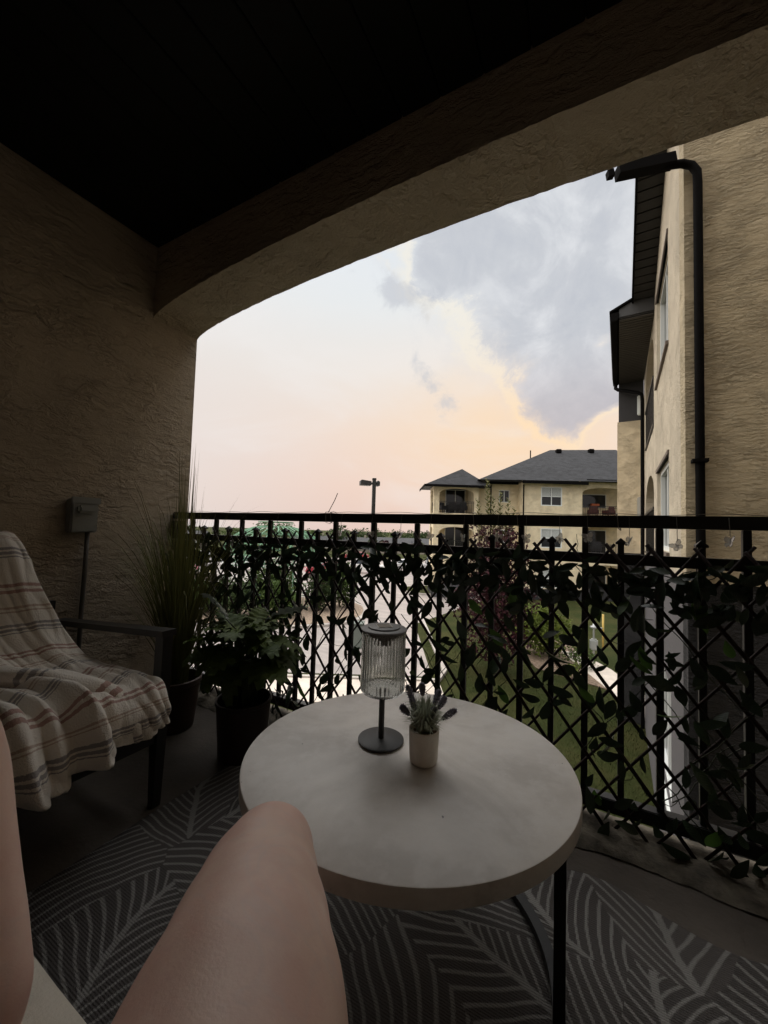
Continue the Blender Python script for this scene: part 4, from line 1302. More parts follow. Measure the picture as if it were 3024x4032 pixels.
for i, (M, me) in enumerate(mats_l):
    if i < 300:
        o = link('leaf', me, trel); o.matrix_local = M
    else:
        extra.append((M, me))
ex = MB()
for M, me in extra:
    ex.add([v.co for v in me.vertices], [tuple(p.vertices) for p in me.polygons], M)
if extra:
    tag(obj('leaf_mass', ex, M_ivy, trel, smooth=True), kind='stuff')
wires = MB()
for k in range(46):     # stems of the artificial vine wound along the slats
    x0 = r_.uniform(-2.3, 0.7); fam = r_.choice((-1, 1)); z0 = r_.uniform(0.05, 0.6); L = r_.uniform(0.2, 0.5)
    pv = []
    for j in range(12):
        f = j / 11
        pv.append((x0 + fam * f * L * 0.6 + 0.006 * math.sin(f * 14 + k), -0.014 + 0.005 * math.cos(f * 14 + k), z0 + f * L * 0.8))
    wires.tube(pv, 0.0017, 4)
for k in range(26):
    x0 = -2.3 + k * 0.115; pv = []
    for j in range(9):
        f = j / 8
        pv.append((x0 + f * 0.16, -0.02 + 0.008 * math.sin(f * 9 + k), 0.86 + 0.05 * noise.noise(Vector((x0 * 5 + f * 3, 0, 0)))))
    wires.tube(pv, 0.0018, 4)
for k in range(70):
    x = r_.uniform(-2.3, 0.6); z = r_.choice((r_.uniform(0.8, 0.93), r_.uniform(0.1, 0.9)))
    p = [Vector((x, -0.012, z))]
    d_ = Vector((r_.gauss(0, 1), -0.25, r_.gauss(-0.2, 1))).normalized()
    for j in range(4):
        d_ = (d_ + Vector((r_.gauss(0, .4), 0, r_.gauss(0, .4)))).normalized(); p.append(p[-1] + d_ * .018)
    wires.tube(p, 0.0012, 4)
tag(obj('tendrils', wires, material('tendril', (0.03, 0.04, 0.02), 0.6), trel), kind='stuff')

# ================================================================== butterfly string lights on the top rail
M_clear = bpy.data.materials.new('clear_plastic'); M_clear.use_nodes = True
q = G(M_clear.node_tree); b = M_clear.node_tree.nodes['Principled BSDF']
b.inputs['Base Color'].default_value = (0.9, 0.9, 0.9, 1); b.inputs['Roughness'].default_value = 0.12
b.inputs['Transmission Weight'].default_value = 0.7; b.inputs['IOR'].default_value = 1.45
sl_ = tag(empty('butterfly_string_lights', (0, RY - 0.03, 1.0)), 'string of clear plastic butterfly lights hung along the top rail', 'string lights')
M_wire = material('clear_wire', (0.16, 0.15, 0.14), 0.4)
bf = MB()
for s_ in (-1, 1):
    for (pts) in ([(0.001, 0.002), (0.006, 0.018), (0.019, 0.022), (0.023, 0.014), (0.018, 0.003), (0.002, -0.001)], [(0.002, -0.002), (0.015, -0.002), (0.017, -0.012), (0.009, -0.02), (0.004, -0.014)]):
        top = [(s_ * x, -0.3 * abs(x) - 0.0009, z) for x, z in pts]; bot = [(s_ * x, -0.3 * abs(x) + 0.0009, z) for x, z in pts]
        n_ = len(pts)
        bf.add(top + bot, [tuple(range(n_)), tuple(reversed(range(n_, 2 * n_)))] + [(i, (i + 1) % n_, n_ + (i + 1) % n_, n_ + i) for i in range(n_)])
        bf.tube([(s_ * x, -0.3 * abs(x), z) for x, z in pts + pts[:1]], 0.0011, 4)
bf.tube([(0, 0, 0.016), (0, -0.002, 0), (0, 0, -0.018)], [0.002, 0.003, 0.001], 6)
bfm = bf.mesh('butterfly'); bfm.materials.append(M_clear)
cord = MB(); pts = []
xs = [-1.97, -1.47, -1.06, -0.89, -0.74, -0.60, -0.455, -0.32, -0.215, -0.1, -0.01, 0.115, 0.245, 0.375, 0.55]
for i, x in enumerate(xs):
    rz = r_.uniform(-1.4, 1.4)
    zz = -0.018 - r_.uniform(0, .03)
    link('butterfly', bfm, sl_, (x, -0.01, zz), (r_.gauss(0, .3), r_.gauss(0, .35), rz)).scale = (.8, .8, .8)
    cord.tube([(x, 0.0, 0.05), (x, -0.008, 0.02), (x, -0.01, zz + 0.016)], 0.0011, 4)
px = -2.3
while px < 0.9:
    pts.append((px, 0.004 + 0.02 * math.sin(px * 9), 0.059 + 0.003 * math.sin(px * 23))); px += 0.04
cord.tube(pts, 0.0013, 4)
obj('cord', cord, M_wire, sl_)
for x in (-1.16, -1.13, -0.42, -0.25, 0.08):
    obj('cable_tie', MB().tube([(x, -0.002, 0.06), (x + .004, -0.002, 0.01), (x + .012, 0.02, 0.004), (x + .01, 0.052, 0.02), (x, 0.052, 0.06), (x, 0.025, 0.064), (x, -0.002, 0.06)], 0.0017, 4), material('tie', (0.25, 0.22, 0.2), 0.5), sl_)
obj('tie_tail', MB().tube([(-1.16, 0.02, 0.06), (-1.12, 0.015, 0.12), (-1.10, 0.01, 0.155)], 0.0018, 4), MATS['tie'], sl_)

# ================================================================== round table
TC = Vector((-0.385, 0.868, 0)); TH = 0.45
tab = tag(empty('round_table', TC, YAW), 'round grey stone look coffee table with black metal legs', 'table')
M_top = bpy.data.materials.new('table_stone'); M_top.use_nodes = True
q = G(M_top.node_tree); b = M_top.node_tree.nodes['Principled BSDF']
co = q.node('ShaderNodeTexCoord').outputs['Object']
n1_ = q.noise(co, 3.5, 6, 0.62, 0.8); n2_ = q.noise(co, 26, 4, 0.6); n3_ = q.noise(co, 240, 2, 0.6)
c = q.mix(q.smooth(n1_, 0.34, 0.66), (0.73, 0.69, 0.645), (0.52, 0.485, 0.45))
c = q.mix(q.m('MULTIPLY', q.smooth(n2_, 0.42, 0.7), 0.6), c, (0.74, 0.71, 0.68))
c = q.mix(q.m('MULTIPLY', n3_, 0.15), c, (0.2, 0.19, 0.18))
vn = q.m('ABSOLUTE', q.m('SUBTRACT', q.noise(q.vm('MULTIPLY', co, (1, .55, 1)), 2.6, 4, 0.55, 0.9), 0.5))
c = q.mix(q.m('MULTIPLY', q.m('SUBTRACT', 1.0, q.smooth(vn, 0.0, 0.006)), 0.12), c, (0.60, 0.58, 0.55))
spk = q.smooth(q.noise(co, 70, 1, 0.5), 0.81, 0.83)
c = q.mix(spk, c, (0.05, 0.05, 0.05))
q.put(b.inputs['Base Color'], c); q.put(b.inputs['Roughness'], q.m('ADD', q.m('MULTIPLY', n2_, 0.25), 0.26))
b.inputs['Specular IOR Level'].default_value = 0.4
prof = [(0.0, -0.034), (0.3575, -0.034), (0.3592, -0.0332), (0.360, -0.0315), (0.360, -0.0028), (0.3592, -0.0008), (0.3572, 0.0), (0.0, 0.0)]
mb = MB().lathe(prof, 128, (0, 0, TH))
mb.v = [(v[0] * 1.055, v[1] * 0.97, v[2]) for v in mb.v]
obj('table_top', mb, M_top, tab, auto=40)
RL = 0.335
for a in (-26.0, 94.0, 214.0):
    a = R(a)
    x, y = RL * math.cos(a), RL * math.sin(a)
    obj('leg', MB().box(-0.011, 0.011, -0.011, 0.011, 0.031, TH - 0.037, Matrix.Translation((x, y, 0)) @ Matrix.Rotation(a, 4, 'Z')), M_black_metal, tab)
obj('base_ring', MB().lathe([(RL - 0.012, 0.012), (RL + 0.012, 0.012), (RL + 0.012, 0.03), (RL - 0.012, 0.03), (RL - 0.012, 0.012)], 96, cap=False), M_black_metal, tab, auto=40)

# ================================================================== solar table lamp with fluted glass
lam = tag(empty('table_lamp', (-0.463, 0.880, TH + 0.001)), 'solar table lamp with fluted clear glass shade and black stem', 'lamp')
M_lampmetal = material('lamp_metal', (0.035, 0.035, 0.037), 0.5, bump=0.0003, bscale=500)
obj('base', MB().lathe([(0, 0), (0.0555, 0), (0.0575, 0.002), (0.0575, 0.005), (0.055, 0.0065), (0.012, 0.008), (0.0, 0.008)], 64), M_lampmetal, lam, auto=40)
obj('stem', MB().lathe([(0.0072, 0.0075), (0.0072, 0.128), (0, 0.128)], 24), M_lampmetal, lam, auto=40)
M_fl = bpy.data.materials.new('fluted_glass'); M_fl.use_nodes = True
q = G(M_fl.node_tree); b = M_fl.node_tree.nodes['Principled BSDF']
b.inputs['Base Color'].default_value = (0.93, 0.95, 0.94, 1); b.inputs['Roughness'].default_value = 0.06
b.inputs['Transmission Weight'].default_value = 0.93; b.inputs['IOR'].default_value = 1.45
sh = MB()
z0, z1 = 0.120, 0.272
outer = [(0.040, z0), (0.050, z0 + 0.002), (0.0545, z0 + 0.008), (0.0555, z0 + 0.02), (0.0545, z1)]
inner = [(0.0515, z1), (0.0525, z0 + 0.02), (0.0515, z0 + 0.012), (0.048, z0 + 0.0065), (0.012, z0 + 0.0045)]
nf = 44; N_ = nf * 6
vs = []; fs = []
prof = [(0.0, z0)] + outer + inner + [(0.0, z0 + 0.0045)]
for i, (r0_, zz) in enumerate(prof):
    for k in range(N_):
        t = 2 * math.pi * k / N_
        am = 0.0011 * abs(math.cos(nf * t / 2)) if 2 <= i <= 5 else 0
        vs.append(((r0_ + am) * math.cos(t), (r0_ + am) * math.sin(t), zz))
for i in range(len(prof) - 1):
    for k in range(N_):
        fs.append((i * N_ + k, i * N_ + (k + 1) % N_, (i + 1) * N_ + (k + 1) % N_, (i + 1) * N_ + k))
sh.add(vs, fs)
bm = bmesh.new(); vv = [bm.verts.new(v) for v in sh.v]
for f in sh.f: bm.faces.new([vv[i] for i in f])
bmesh.ops.remove_doubles(bm, verts=list(bm.verts), dist=1e-6)
obj('glass_shade', MB().bm(bm), M_fl, lam, auto=30)
M_lid = material('lamp_lid', (0.16, 0.155, 0.15), 0.45, bump=0.0003, bscale=500)
lid = obj('lid', MB().lathe([(0, 0.2735), (0.0565, 0.2735), (0.0585, 0.2755), (0.0585, 0.2785), (0.0565, 0.280), (0.041, 0.281), (0.041, 0.2775), (0.0395, 0.2775), (0.0395, 0.2835), (0.038, 0.2845), (0.0, 0.2845)], 64), M_lid, lam, auto=35)
obj('solar_panel', MB().box(-0.019, 0.019, -0.019, 0.019, 0.2846, 0.2856, Matrix.Rotation(R(40), 4, 'Z')), material('solar_frame', (0.5, 0.48, 0.45), 0.4), lid)
obj('solar_cell', MB().box(-0.0165, 0.0165, -0.0165, 0.0165, 0.2857, 0.2862, Matrix.Rotation(R(40), 4, 'Z')), material('solar_cell', (0.10, 0.075, 0.045), 0.3), lid)
obj('switch_button', MB().lathe([(0.004, 0.2806), (0.004, 0.2835), (0, 0.2835)], 12, (-0.042, 0.028, 0)), M_lampmetal, lid, auto=40)
obj('lamp_holder', MB().lathe([(0, 0.237), (0.012, 0.237), (0.013, 0.25), (0.025, 0.252), (0.026, 0.262), (0.046, 0.264), (0.046, 0.2733), (0, 0.2733)], 32), M_lampmetal, lam, auto=40)

# ================================================================== lavender in a small pot
lav = tag(empty('lavender_pot', (-0.338, 0.856, TH + 0.001)), 'small cream ceramic pot of artificial lavender beside the lamp', 'potted plant')
M_pot = material('cream_ceramic', (0.80, 0.755, 0.675), 0.65, var=0.06, vscale=30, bump=0.0006, bscale=300)
pm = MB().lathe([(0, 0), (0.028, 0), (0.031, 0.003), (0.0325, 0.008), (0.035, 0.07), (0.0352, 0.074), (0.0335, 0.0755), (0.0315, 0.074), (0.031, 0.062), (0, 0.061)], 48, flute=0)
obj('pot', pm, M_pot, lav, auto=50)
obj('soil', MB().blobs([((r_.uniform(-.02, .02), r_.uniform(-.02, .02), 0.062), (.009, .009, .006)) for _ in range(22)], 1, .3, 4), material('moss', (0.10, 0.06, 0.03), 0.95), lav)
st = MB(); r_ = random.Random(14)
for k in range(420):
    a = r_.uniform(0, 6.28); sp_ = r_.uniform(0.01, 0.05) * (1.2 if r_.random() < .3 else 1); h_ = r_.uniform(0.03, 0.085)
    x0, y0 = 0.014 * math.cos(a) * r_.random(), 0.014 * math.sin(a) * r_.random()
    p0 = Vector((x0, y0, 0.062)); p1 = Vector((x0 + sp_ * .45 * math.cos(a), y0 + sp_ * .45 * math.sin(a), 0.062 + h_ * .75)); p2 = Vector((x0 + sp_ * math.cos(a), y0 + sp_ * math.sin(a), 0.062 + h_ * (1 if sp_ < .035 else .7)))
    w = 0.0017; sd = Vector((-math.sin(a), math.cos(a), 0)) * w
    st.add([p0 - sd, p0 + sd, p1 + sd, p1 - sd, p2], [(0, 1, 2, 3), (3, 2, 4)])
tag(obj('leaves', st, leaf_mat('lavender_leaf', (0.36, 0.40, 0.30), (0.54, 0.58, 0.47), 0.25), lav), kind='stuff')
M_flo = leaf_mat('lavender_flower', (0.24, 0.225, 0.28), (0.38, 0.365, 0.42), 0.15)
rt = Vector((math.cos(YAW), math.sin(YAW), 0)); fw_ = Vector((-math.sin(YAW), math.cos(YAW), 0))
for (du, df, tipz, ln) in [(-0.042, 0.0, 0.168, .048), (-0.006, .012, 0.170, .03), (0.034, 0.0, 0.160, .045), (0.072, -.006, 0.118, .045), (0.022, -0.012, 0.125, .04), (-.03, .02, .135, .035), (0.05, 0.012, 0.14, .04), (-.055, -.01, .125, .035)]:
    tip = rt * du + fw_ * df + Vector((0, 0, tipz)); b0 = Vector((rt * du + fw_ * df) * 0.15) + Vector((0, 0, .062))
    md = b0.lerp(tip, .5) + Vector((0, 0, .018 if abs(du) > .03 else .004))
    def cur(t): return b0 * (1 - t) ** 2 + md * 2 * t * (1 - t) + tip * t * t
    sp_ = MB().tube([cur(j / 6) for j in range(7)], 0.0012, 4)
    s_o = obj('stem', sp_, MATS['lavender_leaf'], lav)
    fl_ = MB(); L = (tip - b0).length; t0 = 1 - ln / L
    dirn = (cur(1) - cur(.9)).normalized(); e1 = dirn.orthogonal().normalized(); e2 = dirn.cross(e1)
    for j in range(46):
        t = t0 + (1 - t0) * j / 45; a = j * 2.4; rr = 0.0115 * math.sin(math.pi * (0.18 + 0.74 * j / 45)) ** .8
        o = cur(t); od = (e1 * math.cos(a) + e2 * math.sin(a) + dirn * .7).normalized(); sd = od.cross(dirn).normalized() * 0.0036
        fl_.add([o, o + od * rr * .6 + sd, o + od * rr * 1.25, o + od * rr * .6 - sd], [(0, 1, 2, 3)])
        fl_.add([o, o + od * rr * .5 + dirn * .002, o + od * rr + dirn * .003, o + od * rr * .6 - dirn * .002], [(0, 1, 2, 3)])
    obj('flower_spike', fl_, M_flo, s_o)

# ================================================================== pots on the floor
M_potd = material('dark_plastic_pot', (0.030, 0.018, 0.016), 0.45, bump=0.0006, bscale=120)
PXY = (-1.317, 1.222)
fa = tag(empty('leafy_plant', (*PXY, 0.001)), 'artificial plant with broad lobed leaves in a dark round pot', 'potted plant')
obj('pot', MB().lathe([(0, 0), (0.092, 0), (0.096, 0.004), (0.112, 0.222), (0.116, 0.226), (0.116, 0.238), (0.110, 0.24), (0.106, 0.236), (0.102, 0.17), (0, 0.165)], 64), M_potd, fa, auto=40)
obj('soil', MB().lathe([(0.101, 0.1655), (0.05, 0.176), (0, 0.18)], 24), material('soil', (0.03, 0.02, 0.015), 0.95, bump=.004, bscale=80), fa, smooth=True)


def lobed(L, Wd, lobes=5, droop=0.3, cup=0.25):
    mb = MB(); nst = 30
    for i in range(nst + 1):
        t = i / nst
        env = (math.sin(math.pi * (t * .92 + .06)) ** .7) * (1.05 - .35 * t)
        ph = (t * lobes) % 1.0
        lob = 0.52 + 0.48 * (ph ** 0.8 if ph < .82 else (1 - ph) / .18 * .9)
        w = Wd * .5 * env * lob
        fwd = 0.2 * L * (lob - .52) * env
        zc = -droop * L * t * t
        for sgn in (-1, 1):
            for k, f in enumerate((0.0, 0.5, 1.0)):
                if sgn == -1 and k == 0: pass
                ridge = 0.010 * math.sin(t * lobes * 2 * math.pi) * f + 0.006 * noise.noise(Vector((t * 4, sgn * f * 2, L * 50)))
                mb.v.append((L * t + fwd * f * f, sgn * w * f, zc + cup * w * f * (1 - .7 * f) + ridge - 0.12 * w * f * f))
    for i in range(nst):
        a = i * 6; c_ = a + 6
        for (p, q_) in ((0, 1), (1, 2), (3, 4), (4, 5)):
            mb.f.append((a + p, a + q_, c_ + q_, c_ + p))
    return mb


M_fat = leaf_gloss('lobed_leaf', (0.045, 0.078, 0.011), (0.085, 0.120, 0.018), 0.65, 0.25)
M_fatg = leaf_gloss('lobed_leaf_silver', (0.22, 0.25, 0.22), (0.27, 0.30, 0.27), 0.4, 0.1)
lm = []
for (L, Wd, dr) in ((0.17, 0.18, .4), (0.15, 0.16, .55), (0.185, 0.175, .3)):
    mb = lobed(L, Wd, 6, dr); me = mb.mesh('leaf', True); me.materials.append(M_fat); lm.append(me)
    m2 = me.copy(); m2.materials.clear(); m2.materials.append(M_fatg); lm.append(m2)
r_ = random.Random(33)
# (side, ahead, height, heading in the side/ahead plane, pitch, roll, silver)
FL_ = [(-.085, -.03, .58, 2.3, .75, .9, 1), (-.03, .02, .545, 1.3, .5, .3, 0), (.07, .02, .555, .5, .55, -.6, 1), (.10, -.02, .50, .0, .2, -.3, 0), (-.10, -.04, .47, 3.1, .05, .3, 0),
       (.02, -.07, .53, 4.9, .15, 0.2, 0), (.09, -.05, .44, 5.9, -.1, -.2, 0), (-.07, -.07, .43, 4.0, -.05, .2, 0), (.03, .06, .50, .9, .3, 0, 0), (-.07, .05, .49, 2.2, .2, .2, 0),
       (.11, .03, .42, .3, -.1, .2, 0), (-.11, .02, .40, 2.9, -.2, 0, 0), (.0, -.09, .46, 4.6, -.1, 0, 0), (.05, -.03, .50, 5.5, .35, .1, 0), (-.04, -.04, .515, 3.6, .35, 0, 0), (.06, .0, .47, .1, .1, .4, 0),
       (-.02, .0, .56, 2.0, .9, .2, 0), (.02, -.02, .555, 5.0, .7, 0, 0), (.05, .03, .54, .6, .8, -.2, 0), (-.06, -.01, .53, 2.7, .6, .2, 0), (.0, -.05, .49, 4.4, .3, 0, 0), (-.09, .0, .52, 3.3, .45, .5, 0), (.04, -.06, .46, 5.2, .1, .2, 0), (-.03, -.06, .55, 4.2, .55, .1, 0), (.11, .0, .53, .2, .5, -.2, 0), (.02, .05, .58, 1.6, .8, 0, 0), (-.08, -.03, .39, 3.5, -.3, 0, 0), (.08, -.01, .40, 5.8, -.2, 0, 0)]
FL_ = [f_ for f_ in FL_ if f_[6]]
for k in range(40):
    e_ = -0.45 + 1.75 * ((k + .5) / 40) ** 0.9; a_ = k * 2.39996
    rr_ = math.cos(max(e_, -.2)) * r_.uniform(.05, .085)
    FL_.append((rr_ * math.cos(a_), rr_ * math.sin(a_), .415 + .11 * math.sin(e_) + r_.uniform(-.02, .02), a_ + r_.gauss(0, .3), e_ * .75 + r_.gauss(0, .15), r_.gauss(0, .3), 0))
for (su, sd_, hz, hd_, pt_, rl_, silver) in FL_:
    p = rt * su + fw_ * sd_ + Vector((0, 0, hz))
    M = Matrix.Translation(p) @ Matrix.Rotation(YAW + hd_, 4, 'Z') @ Matrix.Rotation(-pt_, 4, 'Y') @ Matrix.Rotation(rl_, 4, 'X')
    o = link('leaf', lm[r_.randrange(3) * 2 + silver], fa); o.matrix_local = M
    b0 = Vector((r_.uniform(-.035, .035), r_.uniform(-.035, .035), .17))
    mid = Vector((b0.x * 1.2 + p.x * .15, b0.y * 1.2 + p.y * .15, .17 + (p.z - .17) * .6))
    obj('stem', MB().tube([b0, b0.lerp(mid, .5) + Vector((0, 0, .01)), mid, mid.lerp(p, .6) + Vector((0, 0, .015)), p], [.0042, .0038, .0034, .003, .0025], 6), material('green_stem', (0.045, 0.055, 0.02), 0.5), fa, smooth=True)

gp = tag(empty('tall_grass_plant', (-1.775, 1.21, 0.001)), 'tall artificial grass with arching blades in a brown pot by the wall', 'potted plant')
obj('pot', MB().lathe([(0, 0), (0.085, 0), (0.09, 0.005), (0.112, 0.21), (0.118, 0.215), (0.118, 0.235), (0.108, 0.238), (0.10, 0.18), (0, 0.178)], 48), material('brown_pot', (0.05, 0.027, 0.02), 0.55), gp, auto=40)
bl = MB(); r_ = random.Random(77)
for k in range(500):
    a = r_.uniform(0, 6.28); rr = 0.055 * math.sqrt(r_.random())
    b0 = Vector((rr * math.cos(a), rr * math.sin(a), 0.17))
    kind = r_.random()
    if kind < 0.05: h_ = r_.uniform(0.95, 1.22); sp_ = r_.uniform(0.0, .06); w = .0042
    elif kind < 0.42: h_ = r_.uniform(0.45, 0.85); sp_ = r_.uniform(0.08, .30); w = .003
    elif kind < 0.66: h_ = r_.uniform(0.8, 1.15); sp_ = r_.uniform(0.2, .5); w = .002
    elif kind < 0.86: h_ = r_.uniform(0.55, 0.95); sp_ = r_.uniform(0.03, .12); w = .0028
    else: h_ = r_.uniform(0.3, 0.8); sp_ = r_.uniform(0.12, .36); w = .0022
    aa = a + r_.gauss(0, .35)
    if b0.x + sp_ * math.cos(aa) < -0.55: aa = math.pi - aa
    if sp_ > .3 and math.sin(aa) > 0.75 : aa = aa + 1.2
    dv = Vector((math.cos(aa), math.sin(aa), 0)); sd = Vector((-dv.y, dv.x, 0))
    sag = max(0, sp_ - .12) * r_.uniform(.6, 1.4)
    pv = None
    for j in range(9):
        t = j / 8
        o = b0 + dv * (sp_ * t ** 1.8) + Vector((0, 0, h_ * (t - sag * .9 * t ** 5)))
        ww = w * (1 - t ** 2.5) + .0002
        i0 = len(bl.v)
        bl.v += [tuple(o - sd * ww), tuple(o + sd * ww)]
        if j: bl.f.append((i0 - 2, i0 - 1, i0 + 1, i0))
tag(obj('blades', bl, leaf_mat('grass_blade', (0.08, 0.085, 0.025), (0.17, 0.165, 0.055), 0.25), gp, smooth=True), kind='stuff')

# ================================================================== electrical box on the wall
eb = tag(empty('outlet_box', (-2.4, 1.035, 0.92)), 'grey weatherproof outlet box with conduit on the stucco wall', 'outlet box')
M_eb = material('grey_box', (0.25, 0.26, 0.255), 0.5)
obj('body', MB().bbox(0.001, 0.06, -0.062, 0.062, 0.0, 0.175, 0.006), M_eb, eb)
cv = obj('cover', MB().bbox(0.06, 0.072, -0.067, 0.067, 0.15, 0.185, 0.004).bbox(0.0605, 0.066, -0.058, 0.058, 0.005, 0.149, 0.003), M_eb, eb)
obj('hood', MB().bbox(0.0665, 0.10, -0.046, 0.05, 0.10, 0.142, 0.012), M_eb, cv)
obj('conduit', MB().tube([(0.03, 0.03, 0.0), (0.025, 0.032, -0.2), (0.02, 0.03, -0.45), (0.02, 0.03, -0.915)], 0.011, 10), material('conduit', (0.10, 0.09, 0.08), 0.5), eb, smooth=True)

# ================================================================== rug
M_rug = bpy.data.materials.new('rug'); M_rug.use_nodes = True
q = G(M_rug.node_tree); b = M_rug.node_tree.nodes['Principled BSDF']
co = q.node('ShaderNodeNewGeometry').outputs['Position']
sn = q.vm('SNAP', co, (0.003, 0.003, 1.0))
wobn = q.vm('SUBTRACT', q.noise(co, 2.6, 2, 0.45, out=1), (0.5, 0.5, 0.5))
p_ = q.vm('ADD', q.vm('MULTIPLY', sn, (2.7, 2.7, 0.0)), q.vm('MULTIPLY', wobn, (0.34, 0.34, 0)))
vo = q.node('ShaderNodeTexVoronoi', voronoi_dimensions='2D', feature='F1')
q.put(vo.inputs['Vector'], p_); vo.inputs['Scale'].default_value = 1.0; vo.inputs['Randomness'].default_value = 0.85
loc_ = q.sep(q.vm('SUBTRACT', p_, vo.outputs['Position']))
ang = q.m('ADD', q.m('MULTIPLY', q.sep(vo.outputs['Color'])[0], 2.6), 0.5)
ca, sa = q.m('COSINE', ang), q.m('SINE', ang)
lx = q.m('ADD', q.m('MULTIPLY', loc_[0], ca), q.m('MULTIPLY', loc_[1], sa))
ly = q.m('SUBTRACT', q.m('MULTIPLY', loc_[1], ca), q.m('MULTIPLY', loc_[0], sa))
ly = q.m('ADD', ly, q.m('MULTIPLY', q.m('MULTIPLY', lx, lx), 0.35))
al = q.m('ABSOLUTE', ly)
vv_ = q.m('SUBTRACT', q.m('ADD', lx, q.m('MULTIPLY', q.m('MULTIPLY', al, al), 0.5)), q.m('MULTIPLY', al, 1.15))
ln_ = q.m('ABSOLUTE', q.m('SUBTRACT', q.m('FRACT', q.m('MULTIPLY', vv_, 11.0)), 0.5))
fz = q.noise(q.vm('MULTIPLY', co, (1, 1, 0)), 260, 2, 0.7)
veins = q.smooth(q.m('ADD', ln_, q.m('MULTIPLY', q.m('SUBTRACT', fz, 0.5), 0.24)), 0.315, 0.385)
rib = q.m('SUBTRACT', 1.0, q.smooth(q.m('ADD', al, q.m('MULTIPLY', q.m('SUBTRACT', fz, 0.5), 0.03)), 0.018, 0.028))
vo2 = q.node('ShaderNodeTexVoronoi', voronoi_dimensions='2D', feature='DISTANCE_TO_EDGE')
q.put(vo2.inputs['Vector'], p_); vo2.inputs['Scale'].default_value = 1.0; vo2.inputs['Randomness'].default_value = 0.85
edge = q.m('SUBTRACT', 1.0, q.smooth(vo2.outputs['Distance'], 0.010, 0.022))
msk = q.m('MAXIMUM', veins, rib)
cellshade = q.mix(q.sep(vo.outputs['Color'])[1], (0.085, 0.078, 0.076), (0.115, 0.105, 0.10))
wv_ = q.m('ABSOLUTE', q.m('SUBTRACT', q.m('FRACT', q.m('MULTIPLY', q.sep(co)[1], 180.0)), 0.5))
c = q.mix(msk, cellshade, (0.29, 0.282, 0.268))
c = q.mix(q.m('MULTIPLY', fz, 0.40), c, (0.06, 0.055, 0.05))
q.put(b.inputs['Base Color'], c); b.inputs['Roughness'].default_value = 0.95; b.inputs['Specular IOR Level'].default_value = 0.1
bn = q.node('ShaderNodeBump'); bn.inputs['Distance'].default_value = 0.003
q.put(bn.inputs['Height'], q.m('ADD', q.m('ADD', q.m('MULTIPLY', msk, 0.6), q.m('MULTIPLY', wv_, 0.8)), fz)); q.put(b.inputs['Normal'], bn.outputs[0])
rug = MB(); nx, ny = 90, 60
def rugp(i, j, top=True):
    u = i / nx; v = j / ny
    x = -1.29 + 2.6 * u; y = -0.45 + 1.72 * v
    e = min(u, 1 - u, v, 1 - v)
    wob_ = 0.02 * noise.noise(Vector((x * 2.6, 0.5, 0))) + 0.028 * math.sin((x + 0.1) * 12.5) * (1 if x > -0.2 else 0.25)
    if v > .85: y += wob_ * (v - .85) / .15
    if u < .1: x += 0.008 * noise.noise(Vector((y * 3, 2, 0))) * (1 - u / .1)
    lift = 0.0
    if v > .9: lift = max(0, 0.012 * math.sin((x + 0.1) * 12.5 + .6)) * (v - .9) / .1 * (1 if x > -.2 else .3)
    return (x, y, (0.0085 if top else 0.002) + lift)
for top in (True, False):
    o0 = len(rug.v)
    for j in range(ny + 1):
        for i in range(nx + 1): rug.v.append(rugp(i, j, top))
    for j in range(ny):
        for i in range(nx):
            a = o0 + j * (nx + 1) + i; rug.f.append((a, a + 1, a + nx + 2, a + nx + 1))
S_ = (nx + 1) * (ny + 1)
for i in range(nx):
    rug.f.append((i, i + 1, S_ + i + 1, S_ + i)); a = ny * (nx + 1) + i; rug.f.append((a, a + 1, S_ + a + 1, S_ + a))
for j in range(ny):
    a = j * (nx + 1); rug.f.append((a, a + nx + 1, S_ + a + nx + 1, S_ + a)); a += nx; rug.f.append((a, a + nx + 1, S_ + a + nx + 1, S_ + a))
tag(obj('area_rug', rug, M_rug, smooth=True), 'grey outdoor rug with pale palm leaf line pattern under the table', 'rug')

# ================================================================== armchair, sofa
M_frame = material('chair_frame', (0.016, 0.015, 0.015), 0.4)
M_cush = material('cushion_cream', (0.62, 0.58, 0.50), 0.9, var=0.08, vscale=12, bump=0.0012, bscale=260)


def cushion(x0, x1, y0, y1, z0, z1, puff=0.02, seed=0, M=None):
    bm = bmesh.new(); bmesh.ops.create_cube(bm, size=1)
    bmesh.ops.subdivide_edges(bm, edges=list(bm.edges), cuts=9, use_grid_fill=True)
    for v in bm.verts:
        p = v.co * 2
        q_ = [math.copysign(abs(c_) ** 1.0, c_) for c_ in p]
        # rounded edges
        L = sum(abs(c_) ** 7 for c_ in p) ** (1 / 7)
        p = Vector(p) / max(L, 1e-6) * max(abs(p.x), abs(p.y), abs(p.z))
        bul = puff * (1 - p.x ** 2) * (1 - p.y ** 2)
        v.co = Vector(((x0 + x1) / 2 + p.x * (x1 - x0) / 2, (y0 + y1) / 2 + p.y * (y1 - y0) / 2, (z0 + z1) / 2 + p.z * (z1 - z0) / 2 + bul * p.z))
        v.co += Vector((0, 0, 0.004)) * noise.noise(v.co * 9 + Vector((seed, 0, 0)))
    return MB().bm(bm, M)


